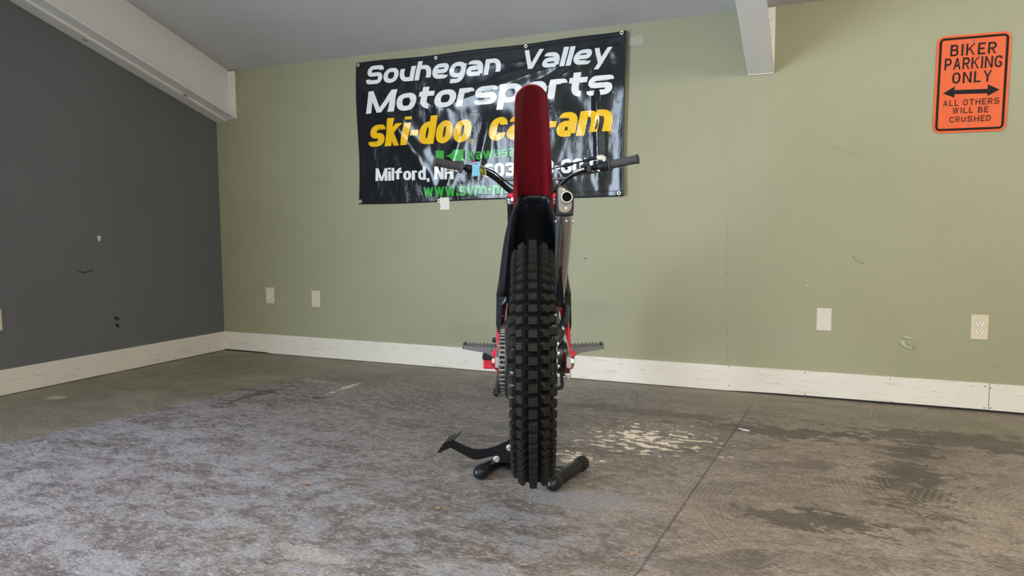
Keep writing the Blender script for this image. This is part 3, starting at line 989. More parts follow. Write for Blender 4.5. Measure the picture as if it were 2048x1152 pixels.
def sline(s, bl, br, hpx, **kw):
    bl, br = c8(*bl), c8(*br)
    a, b = Vector(wl(*bl)), Vector(wl(*br))
    hh = (Vector(wl(bl[0], bl[1] - hpx / 3.16)) - a).length
    # into the sign's own frame
    ct, st_ = math.cos(-tilt), math.sin(-tilt)
    la = Vector((a.x - scx, a.y - scz))
    lb2 = Vector((b.x - scx, b.y - scz))
    t = (lb2 - la).normalized()
    nrm = Vector((-t.y, t.x))
    W = (lb2 - la).length
    for grow, lift, mat, nm in [(.0016, .0030, MT['orange'], 'letter_relief'), (0, .0036, MT['ink'], 'lettering')]:
        def place(u, v):
            p = la + t * u + nrm * v
            return (p.x, -lift, p.y)
        text_mesh(s, place, W, hh, grow=grow, **kw).build(nm, mat, sgn)


HW = dict(wx=.17, wy=.15, gap=.22, wscale=1.0, rad=.34)
sline('BIKER', (1577, 361), (1868, 338), 73, **HW)
sline('PARKING', (1541, 449), (1904, 424), 73, **dict(HW, gap=.17))
sline('ONLY', (1590, 533), (1840, 515), 70, **HW)
SM = dict(wx=.15, wy=.15, gap=.28, wscale=1.0, rad=.34, space=.5)
sline('ALL OTHERS', (1535, 676), (1890, 655), 38, **SM)
sline('WILL BE', (1595, 720), (1822, 709), 36, **SM)
sline('CRUSHED', (1577, 777), (1837, 763), 36, **SM)
arrow = [(1535, 594), (1612, 548), (1606, 572), (1817, 562), (1817, 534), (1893, 566), (1817, 606), (1815, 590), (1606, 598), (1606, 620)]
for grow, lift, mat, nm in [(1.07, .0030, 'orange', 'arrow_relief'), (1.0, .0036, 'ink', 'arrow')]:
    pts = [wl(*c8(*p)) for p in arrow]
    mx, mz = sum(p[0] for p in pts) / 10, sum(p[1] for p in pts) / 10
    loc = [((x - mx) * (1 + (grow - 1) * .35) + mx - scx, (z - mz) * (1 + (grow - 1) * 1.6) + mz - scz) for x, z in pts]
    MB().prism([(x, -.0012, z) for x, z in loc], (0, -(lift - .0012), 0)).build(nm, MT[mat], sgn)
for px, py in [(1727, 259), (1699, 785)]:
    x, z = wl(*c8(px, py))
    MB().lathe([(0, .0055), (.002, .005), (.0032, .002), (.0032, 0)], (x - scx, -.0015, z - scz), (0, -1, 0), 14).build('screw', MT['dark'], sgn, 40)


# ------------------------------------------------------------------ wall plates
def wall_plate(kind, cx, cz, w, h, label, mat='ivory', group='wall plates', rotz=0.0, loc=None, rx=0.0):
    nm = {'duplex': 'power_outlet', 'single': 'power_outlet', 'blank': 'blank_plate', 'switch': 'blank_plate'}[kind]
    t = thing(nm, label, 'outlet' if 'outlet' in nm else 'wall plate', loc or (cx, D, cz), rotz)
    o = MB()
    o.loft([[(sx * (w / 2 - i), y, sz * (h / 2 - i)) for sx, sz in ((-1, -1), (1, -1), (1, 1), (-1, 1))] for i, y in [(0, -.0002), (0, -.003), (.004, -.0062)]])
    o.build('cover_plate', MT[mat], t, bevel=.0006)
    y = -.0062
    def recept(z0, r, flat):
        pts = []
        for k in range(28):
            a = 2 * PI * k / 28
            pts.append((r * math.cos(a), y + .0005, z0 + max(-flat, min(flat, r * math.sin(a)))))
        f = MB().prism(pts, (0, -.0022, 0)).build('receptacle', MT['ivory_face'], t)
        sh = MB().prism([(p[0] * 1.045, y + .0004, z0 + (p[2] - z0) * 1.045) for p in pts], (0, -.0006, 0)).build('receptacle_gap', MT['slot'], t)
        ys = y - .0020
        for dx, hh in ((-.0062, .0085), (.0062, .007)):
            MB().box((dx - .0011, ys - .0003, z0 + .0008), (dx + .0011, ys + .0003, z0 + .0008 + hh)).build('slot', MT['slot'], t)
        MB().lathe([(0, 0), (.0003, 0), (.0003, .0026), (0, .0026)], (0, ys, z0 - .0062), (0, -1, 0), 12).build('slot', MT['slot'], t)
    def screw(z0):
        MB().lathe([(0, .0032), (.001, .0028), (.0014, 0)], (0, y, z0), (0, -1, 0), 12).build('screw', MT['screw'], t, 40)
    if kind == 'duplex':
        recept(.0195, .0172, .0142)
        recept(-.0195, .0172, .0142)
        screw(0)
    elif kind == 'single':
        recept(0, .0180, .0180)
        screw(.0300)
        screw(-.0300)
    else:
        screw(h * .36)
        screw(-h * .36)
    return t


def plate_at(kind, px, py, k, label, mat='ivory'):
    x, z = wl(px, py)
    return wall_plate(kind, x, z, .0699 * k, .1143 * k, label, mat)


plate_at('single', 540.5, 591, 1.0, 'ivory single outlet on the wall nearest the room corner')
plate_at('duplex', 632, 598, 1.0, 'ivory duplex outlet second from the room corner')
plate_at('blank', 1648, 639, 1.02, 'almond blank wall plate low on the wall below the beam end', 'almond')
plate_at('duplex', 1958.8, 654.6, 1.05, 'large ivory duplex outlet low on the wall under the orange sign')
plate_at('switch', 890, 402, 1.0, 'almond wall plate half hidden behind the bottom edge of the banner', 'almond')
yl, zl = lp(0, 640)
wall_plate('blank', 0, 0, .0699, .1143, 'ivory wall plate on the dark grey wall at the left edge', 'ivory', rotz=PI / 2, loc=(XL, yl - .026, zl))

# ------------------------------------------------------------------ litter on the floor
def scrap(name, px, py, pts, mat, label, cat, hgt=.004, rot=0.0):
    x, y = fl(px, py)
    n = len(pts)
    cs, sn = math.cos(rot), math.sin(rot)
    P = [(a * cs - b * sn, a * sn + b * cs) for a, b in pts]
    bot = [(a, b, 0.0006) for a, b in P]
    top = [(a * .96, b * .96, .0012 + hgt * (0.5 + 0.5 * math.sin(3.1 * i))) for i, (a, b) in enumerate(P)]
    mb = MB()
    mb.loft([bot, top])
    tag(mb.build(name, MT[mat], loc=(x, y, 0)), label, cat)


leafp = [(-.017, 0), (-.010, .004), (0, .006), (.010, .004), (.016, .001), (.012, -.003), (.003, -.005), (-.008, -.004)]
scrap('dry_leaf', 611, 972, leafp, 'leaf', 'curled brown dry leaf on the floor left of the stand', 'leaf', .008, .5)
scrap('wood_chip', 876, 1016, [(-.009, -.006), (.008, -.007), (.009, .005), (-.008, .007)], 'wood', 'small tan wood chip on the floor in front of the stand', 'wood chip', .004, .4)
scrap('wood_chip', 1269, 1107, [(-.014, -.004), (.013, -.005), (.015, .004), (-.012, .006)], 'wood', 'long tan wood chip lying beside the slab joint', 'wood chip', .004, 1.1)
scrap('paper_scrap', 1487, 860, [(-.020, .014), (.016, -.006), (.024, -.016), (.006, -.012), (-.008, .002)], 'paper', 'torn white paper scrap on the floor near the back wall', 'paper', .006, .2)

# ------------------------------------------------------------------ trials motorcycle, seen from straight behind
ROTB = math.atan2(-BA.x, BA.y)
bike = thing('trials_motorcycle', 'red and black trials motorcycle seen from behind with its rear wheel raised', 'motorcycle', BA * S0, ROTB)


def B(lat, s, z):
    return Vector((lat, s - S0, z))


AXR = B(0, 1.885, .5235)                      # rear axle
RO = .3235


def circ(c, r, a, x=0.0):                     # point on a wheel: angle from straight back, upwards
    return Vector((c.x + x, c.y - r * math.cos(a), c.z + r * math.sin(a)))


def wheel(c, name, ro, half, rows, cols, knob, rim_r, hub_r, nspoke, label=None):
    w = bpy.data.objects.new(name, None)
    C.objects.link(w)
    w.parent = bike
    w.location = c
    O = Vector((0, 0, 0))
    kh = .013
    rc = ro - kh
    prof = []
    for k in range(25):                       # carcass section, sidewall to sidewall
        t = -1.32 + 2.64 * k / 24
        prof.append((half * math.sin(t) * 1.0, rc - half * .95 * (1 - math.cos(t))))
    prof = [(-half * .80, rim_r + .002)] + prof + [(half * .80, rim_r + .002)]
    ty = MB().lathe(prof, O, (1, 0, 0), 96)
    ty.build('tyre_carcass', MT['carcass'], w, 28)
    ty = MB()
    for row in range(rows):
        a0 = 2 * PI * row / rows
        for (th, kw, kl, ph, tilt) in cols:
            a = a0 + ph * 2 * PI / rows
            er = Vector((0, -math.cos(a), math.sin(a)))
            et = Vector((0, math.sin(a), math.cos(a)))
            ex = Vector((1, 0, 0))
            nrm = ex * math.sin(th) + er * math.cos(th)
            lat = ex * math.cos(th) - er * math.sin(th)
            base = ex * half * math.sin(th) + er * (rc - half * .95 * (1 - math.cos(th)))
            lv = [(1.12, -.003), (1.0, kh - .001), (.95, kh), (.60, kh), (.56, kh - .0009), (.50, kh - .0009), (.46, kh)]
            rings = [[base + nrm * hh + lat * (sx * kw * s) + et * (sy * kl * s) for sx, sy in ((-1, -1), (1, -1), (1, 1), (-1, 1))] for s, hh in lv]
            ty.loft(rings, True, True)
    # moulding hairs
    rnd = random.Random(3)
    for i in range(150):
        a = 2 * PI * rnd.random()
        th = rnd.choice([c_[0] for c_ in cols]) + rnd.uniform(-.1, .1)
        er = Vector((0, -math.cos(a), math.sin(a)))
        nrm = Vector((1, 0, 0)) * math.sin(th) + er * math.cos(th)
        base = Vector((1, 0, 0)) * half * math.sin(th) + er * (rc - half * .95 * (1 - math.cos(th))) + nrm * (kh - .002)
        j = Vector((rnd.uniform(-.4, .4), rnd.uniform(-.4, .4), rnd.uniform(-.4, .4)))
        ty.tube([base, base + (nrm + j) * rnd.uniform(.004, .011)], [.0007, .0003], 4)
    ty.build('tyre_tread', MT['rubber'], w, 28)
    rm = MB().lathe([(-half * .78, rim_r + .004), (-half * .66, rim_r + .010), (-half * .60, rim_r - .006), (-half * .30, rim_r - .016), (half * .30, rim_r - .016), (half * .60, rim_r - .006), (half * .66, rim_r + .010), (half * .78, rim_r + .004)], O, (1, 0, 0), 80)
    rm.build('rim', MT['alu'], w, 40)
    hb = MB().lathe([(-.052, 0), (-.052, hub_r * .7), (-.045, hub_r), (-.040, hub_r), (-.034, hub_r * .6), (.034, hub_r * .6), (.040, hub_r), (.045, hub_r), (.052, hub_r * .7), (.052, 0)], O, (1, 0, 0), 32)
    hb.build('hub', MT['dark'], w, 40)
    for i in range(nspoke):
        a = 2 * PI * i / nspoke
        sd = 1 if i % 2 else -1
        a2 = a + (.28 if (i // 2) % 2 else -.28)
        MB().tube([circ(O, hub_r, a2, sd * .042), circ(O, rim_r - .012, a, sd * .012)], .0018, 6).build('spoke', MT['steel'], w, 60)
    return w


cols5 = [(0.0, .0094, .0088, 0, 0), (-.60, .0078, .0085, .12, 0), (.60, .0078, .0085, .12, 0), (-1.12, .0080, .0090, .5, 0), (1.12, .0080, .0090, .5, 0)]
rw = wheel(AXR, 'rear_wheel', RO, .044, 66, cols5, .015, .225, .045, 28)
AXF = B(0, 3.19, .345)
fw = wheel(AXF, 'front_wheel', .345, .034, 72, [(0, .008, .008, 0, 0), (-.7, .007, .008, .5, 0), (.7, .007, .008, .5, 0)], .012, .272, .04, 32)

# sprocket and chain on the left, disc and caliper on the right
CHX = -.079
SPR = .086
sp = MB()
teeth = 40
rings = []
for xx in (-.0025, .0025):
    ring = []
    for k in range(teeth * 4):
        a = 2 * PI * k / (teeth * 4)
        r = SPR - .004 + (.005 if k % 4 in (1, 2) else -.001)
        ring.append(Vector((CHX + xx, -r * math.cos(a), r * math.sin(a))))
    rings.append(ring)
inner = [[Vector((CHX + xx, -.058 * math.cos(2 * PI * k / 160), .058 * math.sin(2 * PI * k / 160))) for k in range(160)] for xx in (.0025, -.0025)]
sp.loft(rings + inner + [rings[0]], True, False)
for k in range(6):
    a = 2 * PI * k / 6
    sp.tube([Vector((CHX, -.03 * math.cos(a), .03 * math.sin(a))), Vector((CHX, -.062 * math.cos(a), .062 * math.sin(a)))], .008, 6)
sp.build('sprocket', MT['dark'], rw, 30)
for k in range(6):
    a = 2 * PI * (k + .5) / 6
    MB().lathe([(0, 0), (0, .006), (.008, .006), (.008, 0)], (CHX + .003, -.045 * math.cos(a), .045 * math.sin(a)), (1, 0, 0), 6).build('sprocket_bolt', MT['steel'], rw)
# the chain: around the sprocket and forward to the engine
ENG = B(CHX, 2.33, .545)
path = []
cy, cz = AXR.y, AXR.z
FS = .030
for k in range(25):                              # front sprocket from bottom to top (open to the front)
    a = math.radians(-100 + 200 * k / 24)
    path.append(Vector((CHX, ENG.y + FS * math.cos(a), ENG.z + FS * math.sin(a))))
for k in range(49):
    a = math.radians(80 + 200 * k / 48)
    path.append(Vector((CHX, cy + SPR * math.cos(a), cz + SPR * math.sin(a))))
path.append(path[0])
# resample by pitch
P = .0127
out, acc = [path[0]], 0.0
for a, b in zip(path[:-1], path[1:]):
    seg = (b - a).length
    t = P - acc
    while t <= seg:
        out.append(a.lerp(b, t / seg))
        t += P
    acc = seg - (t - P)
cb = MB()
for i in range(len(out) - 1):
    a, b = out[i], out[i + 1]
    t = (b - a).normalized()
    n = Vector((0, -t.z, t.y))
    wide = .0075 if i % 2 else .0056
    for s in (-1, 1):
        x = CHX + s * wide
        pl_ = [a - t * .0045 - n * .0028, a - t * .002 - n * .0046, a + t * .003 - n * .0042, b - t * .003 - n * .0042, b + t * .002 - n * .0046, b + t * .0045 - n * .0028,
               b + t * .0045 + n * .0028, b + t * .002 + n * .0046, b - t * .003 + n * .0042, a + t * .003 + n * .0042, a - t * .002 + n * .0046, a - t * .0045 + n * .0028]
        cb.prism([(x - .0007, p.y, p.z) for p in pl_], (.0014, 0, 0))
    cb.tube([(CHX - .0088, a.y, a.z), (CHX + .0088, a.y, a.z)], .0019, 8)
    cb.tube([(CHX - .0046, a.y, a.z), (CHX + .0046, a.y, a.z)], .0039, 10)
cb.build('chain', MT['chain'], bike, 40)
# brake disc
dm = MB()
nd = 90
rr = [[Vector((.060 + xx, -(r + .003 * math.sin(a * 10)) * math.cos(a), (r + .003 * math.sin(a * 10)) * math.sin(a))) for a in [2 * PI * k / nd for k in range(nd)]] for xx, r in [(0, .050), (0, .072), (.003, .072), (.003, .050)]]
dm.loft(rr + [rr[0]], True, False)
dm.build('brake_disc', MT['dark'], rw, 30)

# axle, swingarm, adjusters
MB().tube([AXR + Vector((-.100, 0, 0)), AXR + Vector((.103, 0, 0))], .008, 14).build('rear_axle', MT['black'], bike, 40)
sw = MB()
for s in (-1, 1):
    xo = .0905 * s
    secs = []
    for (yy, xx, zc_, hw, hh) in [(1.85, .093, .529, .0055, .014), (1.90, .093, .530, .006, .018), (1.96, .091, .531, .008, .022), (2.06, .088, .535, .011, .026), (2.20, .080, .55, .014, .032), (2.33, .070, .558, .016, .035)]:
        c = B(s * xx, yy, zc_)
        secs.append([c + Vector((dx * hw, 0, dz_ * hh)) for dx, dz_ in ((-1, -.8), (-.8, -1), (.8, -1), (1, -.8), (1, .8), (.8, 1), (-.8, 1), (-1, .8))])
    sw.loft(secs)
sw.box(B(-.075, 2.24, .53), B(.075, 2.30, .585))
sw.build('swingarm', MT['cast'], bike, 30)
for s in (-1, 1):
    MB().lathe([(0, 0), (0, .0115), (.006, .013), (.007, .009), (.0072, 0)], AXR + Vector((s * .102, 0, 0)), (s, 0, 0), 6).build('axle_nut', MT['steel'], bike, 30)
# red chain tensioner and snail cams
for s in (-1, 1):
    MB().lathe([(0, 0), (0, .021), (.006, .021), (.006, 0)], AXR + Vector((s * .0945, 0, 0)), (s, 0, 0), 20).build('snail_cam', MT['redp'] if s < 0 else MT['alu'], bike, 30)
# caliper, its bracket and hose
ca = MB()
c0 = B(.066, 1.902, .534)
ca.loft([[Vector((xx, c0.y - .035 * k * math.cos(a) + .0, c0.z + .044 * k * math.sin(a))) for a in [2 * PI * i / 14 for i in range(14)]] for xx, k in [(.048, .75), (.050, .95), (.058, 1.0), (.080, 1.0), (.090, .88), (.092, .7)]])
ca.build('brake_caliper', MT['gloss'], bike, 45)
MB().box((.0835, c0.y - .041, c0.z - .034), (.0868, c0.y - .030, c0.z + .020)).build('caliper_stripe', MT['red'], bike, bevel=.002)
for zz in (-.018, .016):
    MB().lathe([(0, 0), (0, .005), (.006, .005), (.0075, .003), (.0075, 0)], (.066, c0.y - .036, c0.z + zz), (0, -1, 0), 8).build('caliper_bolt', MT['steel'], bike, 40)
br = [at(1123.5, 651, 1.97), at(1128, 655, 1.96), at(1132.5, 676, 1.94), at(1141, 710, 1.90), at(1135, 713, 1.90), at(1127.5, 678, 1.94)]
MB().prism(br, (0, .008, 0)).build('caliper_bracket', MT['cast'], bike, bevel=.001)
hose = catmull([at(1113, 692, 1.86), at(1116, 686, 1.86), at(1121, 679, 1.88), at(1127, 668, 1.93), at(1126.5, 656, 1.99), at(1122, 650, 2.05), at(1119, 650, 2.2)], 6)
MB().tube(hose, .0042, 8).build('brake_hose', MT['black'], bike, 60)
MB().tube([at(1112, 694, 1.858), at(1115, 687, 1.86), at(1118, 683, 1.868)], [.005, .006, .005], 10).build('hose_fitting', MT['steel'], bike, 60)
# upper caliper boot / shock reservoir between tyre and right cover
MB().tube([at(1127, 650, 2.06), at(1131, 636, 2.10), at(1133, 615, 2.2)], [.013, .012, .011], 14).build('shock_reservoir', MT['black'], bike, 40)

# foot pegs with toothed edges
for s, px in ((-1, (927, 990)), (1, (1208, 1146))):
    pm = MB()
    tipx, rootx = s * .226, s * .113
    for yy in (2.275, 2.335):
        top, bot = [], []
        n = 9
        for k in range(n):
            for j, hgt in ((0, 0), (.5, .0075)):
                u = (k + j) / n
                x = rootx + (tipx - rootx) * (0.06 + .94 * u)
                top.append(B(x, yy, .4945 + .005 * u + hgt))
        top.append(B(tipx, yy, .4995))
        bot = [B(tipx, yy, .4925), B(rootx + (tipx - rootx) * .35, yy, .4800), B(rootx + (tipx - rootx) * .12, yy, .4660), B(rootx, yy, .4640)]
        poly = top + bot
        # triangulated as a strip by prism caps
        pm.prism(poly, (0, .005, 0))
    pm.prism([B(tipx, 2.275, .4925), B(tipx, 2.275, .5065), B(tipx + s * -.004, 2.275, .506), B(tipx + s * -.004, 2.275, .4925)], (0, .065, 0))
    pm.box(*[B(min(rootx, rootx + s * .02), 2.275, .467), B(max(rootx, rootx + s * .02), 2.340, .489)])
    pm.build('footpeg', MT['dark'], bike)
    # red peg mount on the frame
    mo = MB()
    mo.prism([B(s * .087, 2.26, .455), B(s * .120, 2.26, .452), B(s * .122, 2.26, .474), B(s * .110, 2.26, .484), B(s * .104, 2.26, .493), B(s * .090, 2.26, .50)], (0, .07, 0))
    mo.build('peg_mount', MT['redp'], bike, bevel=.003)
    kk = lambda x, y: at(x if s < 0 else 2134.5 - x, y, 2.272)
    MB().prism([kk(*p) for p in [(998, 655), (1001.5, 664), (1000.5, 682), (996, 707), (991, 716), (985, 713.5), (983, 706), (993.5, 695), (993, 672), (994.5, 660)]], (0, .05, 0)).build('frame_plate', MT['redp'], bike, bevel=.003)
    MB().lathe([(0, .007), (.002, .006), (.0022, 0)], B(s * .113, 2.26, .464), (0, -1, 0), 14).build('peg_pin', MT['steel'], bike, 40)
    # red frame rail rising from the mount under the cover
    MB().tube(catmull([B(s * .096, 2.30, .44), B(s * .101, 2.30, .48), B(s * .106, 2.31, .53), B(s * .103, 2.36, .60), B(s * .085, 2.45, .72), B(s * .060, 2.62, .86), B(s * .02, 2.78, .93)], 6), [.013] * 37, 14).build('frame_rail', MT['redp'], bike, 50)
    MB().box(B(s * .103 - .016, 2.27, .405), B(s * .103 + .016, 2.36, .46)).build('frame_foot', MT['redp'], bike, bevel=.004)
MB().lathe([(0, .008), (.010, .008), (.012, .005), (.012, 0)], at(992, 680, 2.28), (-1, 0, 0), 10).build('frame_bolt', MT['black'], bike, 40)

# side stand folded along the swingarm
ss = catmull([B(-.100, 2.32, .452), B(-.099, 2.15, .452), B(-.095, 1.95, .456), B(-.094, 1.80, .461)], 6)
MB().tube(ss, [.009] * len(ss), 10).build('side_stand', MT['gloss'], bike, 50)
MB().lathe([(-.006, 0), (-.006, .010), (.006, .012), (.006, 0)], ss[-1], (1, 0, 0), 14).build('side_stand_foot', MT['black'], bike, 40)
# chain guard ahead of the sprocket, upper chain block
MB().prism([at(1012, 648, 2.0), at(1019, 640, 2.0), at(1021, 668, 2.0), at(1015, 668, 2.0)], (0, .12, 0)).build('chain_block', MT['black'], bike, bevel=.002)
MB().tube([at(1003, 632.5, 2.03), at(1020, 634, 2.03)], .0022, 8).build('cable_guide', MT['black'], bike)
# inner chain guide below the swingarm and lower right bracket loop
MB().lathe([(0, 0), (0, .096), (.005, .098), (.006, .094), (.006, 0)], AXR + Vector((-.070, 0, 0)), (1, 0, 0), 48).build('sprocket_guard', MT['black'], bike, 40)
lp_ = [at(1108, 741, 2.1), at(1108, 776, 2.1), at(1118, 776, 2.1), at(1124, 771, 2.1), at(1122, 741, 2.1)]
MB().tube(catmull(lp_, 6), .0055, 10).build('brake_pedal_loop', MT['black'], bike, 60)
MB().box(at(1124, 753, 2.18), at(1138, 728, 2.22)).build('brake_pedal_pivot', MT['black'], bike, bevel=.004)
MB().prism([at(1127.5, 747.5, 2.12), at(1142.8, 746.5, 2.12), at(1142, 754, 2.12), at(1138, 761, 2.12), at(1134.5, 760.5, 2.12)], (0, .014, 0)).build('brake_pedal_tip', MT['cast'], bike, bevel=.003)

# ---- black rear body: U-shaped cover around the wheel
lev = [  # image row, outer left, inner left, inner right, outer right, distance of rear edge
    (391.5, 1037, 1042, 1093, 1097.5, 2.035), (415, 1028.5, 1034, 1099, 1105, 2.045), (440, 1018.5, 1026, 1106, 1113, 2.06), (470, 1011, 1022, 1112, 1120, 2.085),
    (500, 1006, 1019.5, 1114, 1127, 2.11), (535, 1001.5, 1017, 1116, 1133, 2.14), (565, 998, 1014.5, 1118, 1137, 2.17), (592, 993, 1012, 1121, 1142, 2.20)]
for s in (-1, 1):
    rings = []
    for (py, ol, il, ir, orr, sd) in lev:
        o_, i_ = (ol, il) if s < 0 else (orr, ir)
        if s > 0:
            sd += .15 * max(0, min(1, (py - 415) / 150))
        po, pi_ = at(o_, py, sd + .03), at(i_, py, sd)
        pi2 = at(i_, py, sd)
        dx = abs(po.x - pi_.x)
        ring = [pi2 + Vector((s * .001, .10, 0)), pi2 + Vector((0, .02, 0)), pi2, pi2 + Vector((s * dx * .25, -.003, 0)), pi2 + Vector((s * dx * .65, .004, 0)), po,
                po + Vector((s * .003, .08, 0)), po + Vector((s * .002, .28, .01))]
        rings.append(ring)
    MB().loft(rings, False, False).build('side_cover', MT['black'], bike, 40, solid=.0035)
    # lower lobe of the cover, faceted, ahead of the peg mount
    k = lambda x, y, sd: at(x if s < 0 else 2132.5 - x + 2.5, y, sd + (.14 if s > 0 else 0))
    lob = [k(993, 592, 2.23), k(992, 648, 2.25), k(994, 662, 2.25), k(998.5, 670, 2.25), k(1000, 660, 2.23), k(1003, 648, 2.22), k(1004, 612, 2.20), k(1012, 604, 2.19), k(1013, 592, 2.19)]
    lb1 = MB()
    back = [p + Vector((-s * .002, .20, .0)) for p in lob]
    front = [p for p in lob]
    # crown the outer face
    lb1.loft([back, front], True, True)
    lb1.build('cover_lobe', MT['black'], bike, bevel=.003)
# inner mudguard behind the tyre
sec = []
for (py, sd) in [(390, 2.04), (400, 2.05), (430, 2.12), (460, 2.19), (490, 2.24), (530, 2.27), (570, 2.28), (606, 2.29)]:
    r = next((i for i in range(len(lev) - 1) if lev[i][0] <= max(py, 391.5) <= lev[i + 1][0]), len(lev) - 2)
    a, b = lev[r], lev[r + 1]
    t = max(0, min(1, (py - a[0]) / (b[0] - a[0])))
    xl, xr = a[2] + (b[2] - a[2]) * t - 2, a[3] + (b[3] - a[3]) * t + 3
    pl0, pr0 = at(xl, py, a[5] + (b[5] - a[5]) * t + .012), at(xr, py, a[5] + (b[5] - a[5]) * t + .012 + .14 * max(0, min(1, (py - 415) / 150)))
    mid = at((xl + xr) / 2, py, sd)
    row = []
    for j in range(13):
        u = j / 12
        e = 1 - abs(2 * u - 1) ** 3.5
        row.append(Vector((pl0.x + (pr0.x - pl0.x) * u, pl0.y + (mid.y - pl0.y + .02) * e, pl0.z + (pr0.z - pl0.z) * u + (mid.z - pl0.z) * e)))
    sec.append(row)
MB().loft(sec, False, False).build('inner_mudguard', MT['black'], bike, 50, solid=.003)
for px in (1054.5, 1077.5):
    MB().lathe([(0, .0036), (.0015, .003), (.002, 0)], at(px, 411, 2.066), (0, -1, -.3), 10).build('mudguard_bolt', MT['black'], bike, 40)

# ---- red rear mudguard sweeping up to its tip (we look at its underside)
fen = [  # row, left, right, distance
    (171, 1061, 1066, 1.545), (173, 1051, 1075, 1.548), (177, 1044, 1083, 1.555), (183, 1037.5, 1089, 1.565), (191, 1032.5, 1093.5, 1.58), (200, 1030.6, 1095.3, 1.60),
    (225, 1030.2, 1096.5, 1.66), (250, 1029.8, 1098, 1.72), (280, 1029.2, 1099.8, 1.79), (310, 1028.4, 1101.5, 1.86), (335, 1027.6, 1103, 1.92), (355, 1026.8, 1104.5, 1.965), (372, 1026.4, 1105.5, 2.005), (388, 1026.4, 1105.5, 2.04), (402, 1028.5, 1104, 2.075), (420, 1032, 1100, 2.12)]
rows = []
for i, (py, xl, xr, sd) in enumerate(fen):
    L_, R_ = at(xl, py, sd), at(xr, py, sd)
    row = []
    n = 20
    for j in range(n + 1):
        u = -1 + 2 * j / n
        p = L_.lerp(R_, (u + 1) / 2)
        crown = .016 * (1 - abs(u) ** 3.2) * min(1, i / 5)
        flare = max(0.0, min(1, (i - 9) / 4))
        rib = 0.0
        if i >= 10:
            for c_ in (-.28, .05, .33):
                rib += .0022 * flare * math.exp(-((u - c_) / .05) ** 2)
            rib += .012 * flare * math.exp(-((abs(u) - .80) / .10) ** 2)
        row.append(p + Vector((0, -.010 * (1 - abs(u) ** 3) * min(1, i / 5) + rib * -.6, crown - rib)))
    rows.append(row)
MB().loft(rows, False, False).build('rear_mudguard', MT['red'], bike, 45, solid=.0035, subsurf=1)
# red flanks running down beside the black cover
for s, pts in ((-1, [(1026.4, 385), (1037.5, 385), (1037, 392), (1029, 415), (1026.8, 430)]), (1, [(1105.5, 385), (1096, 385), (1097, 392), (1106, 416), (1109.5, 432)])):
    MB().prism([at(x, y, 2.055 + (y - 385) * .0004) for x, y in pts], (0, .22, .01)).build('tail_flank', MT['red'], bike, bevel=.002)

# ---- silencer on the right
def oval(c, hw, hh, axis_t, n=24, skew=0.0):
    t = Vector(axis_t).normalized()
    u = Vector((1, 0, 0))
    w = u.cross(t).normalized()
    if w.z < 0:
        w = -w
    out_ = []
    for k in range(n):
        a = 2 * PI * k / n
        ca_, sa_ = math.cos(a), math.sin(a)
        e = 2 / 2.6
        out_.append(c + u * (hw * math.copysign(abs(ca_) ** e, ca_)) + w * (hh * math.copysign(abs(sa_) ** e, sa_)))
    return out_


def px_oval(py, xl, xr, sd, hh, t=(0, .82, -.57)):
    l, r = at(xl, py, sd), at(xr, py, sd)
    return oval((l + r) / 2 + Vector((0, hh * .45, hh * .75)), (r.x - l.x) / 2, hh, t)


body = MB().loft([px_oval(432, 1112.3, 1145.9, 1.93, .034), px_oval(465, 1112.0, 1144.6, 2.00, .036), px_oval(500, 1111.5, 1142.3, 2.08, .036), px_oval(535, 1110, 1138.6, 2.16, .035), px_oval(565, 1109, 1134.8, 2.22, .033), px_oval(590, 1109.5, 1131, 2.27, .030), px_oval(612, 1110.5, 1127, 2.31, .026), px_oval(622, 1112, 1122, 2.33, .02)])
sil = body.build('silencer', MT['alu'], bike, 45)
capo = [(1112.6, 378), (1114.5, 373.5), (1118.5, 371.6), (1124, 372), (1129, 374.5), (1140, 382.5), (1145.5, 388.5), (1147.7, 395), (1147.8, 410), (1146.4, 431.5), (1111.3, 431.5), (1111.6, 405)]
def smooth_px(lst, k=4):
    q_ = catmull([Vector((x, y, 0)) for x, y in lst[-2:] + lst + lst[:2]], k)
    return [(p.x, p.y) for p in q_[2 * k:-2 * k]][:len(lst) * k]


def pts_at(lst, sd):
    return [at(x, y, sd) for x, y in lst]
def shrink(lst, k, cx=1130.0, cy=402.0):
    return [(cx + (x - cx) * k, cy + (y - cy) * k) for x, y in lst]
cm = MB()
cm.loft([pts_at(shrink(capo, .90), 1.897), pts_at(shrink(capo, .97), 1.900), pts_at(capo, 1.906), [p + Vector((0, .030, .004)) for p in pts_at(capo, 1.906)]])
cap_o = cm.build('silencer_end_cap', MT['black'], bike, 35, bevel=0)
plate = [(1115.6, 380), (1117, 375.5), (1121, 373.6), (1126.5, 374.8), (1139, 383.5), (1143.2, 390), (1144.3, 397), (1143.4, 414), (1140.5, 421), (1135.5, 425), (1130.5, 425.8), (1121.5, 424), (1117.8, 418), (1116.4, 408)]
plate = smooth_px(plate)
MB().loft([pts_at(plate, 1.8975), pts_at(plate, 1.8935), pts_at(shrink(plate, .96), 1.892)]).build('end_plate', MT['titan'], bike, 35)
oc = at(1133.4, 395.2, 1.892)
ax_t = Vector((0, -1, .12)).normalized()
MB().lathe([(-.01, .0146), (.004, .0150), (.009, .0152), (.011, .0145), (.011, .0128), (.0095, .0122)], oc, ax_t, 32).build('outlet_pipe', MT['alu'], bike, 40)
MB().lathe([(.0096, .0123), (.0040, .0121), (.0040, 0)], oc, ax_t, 28).build('pipe_bore', MT['bore'], bike)
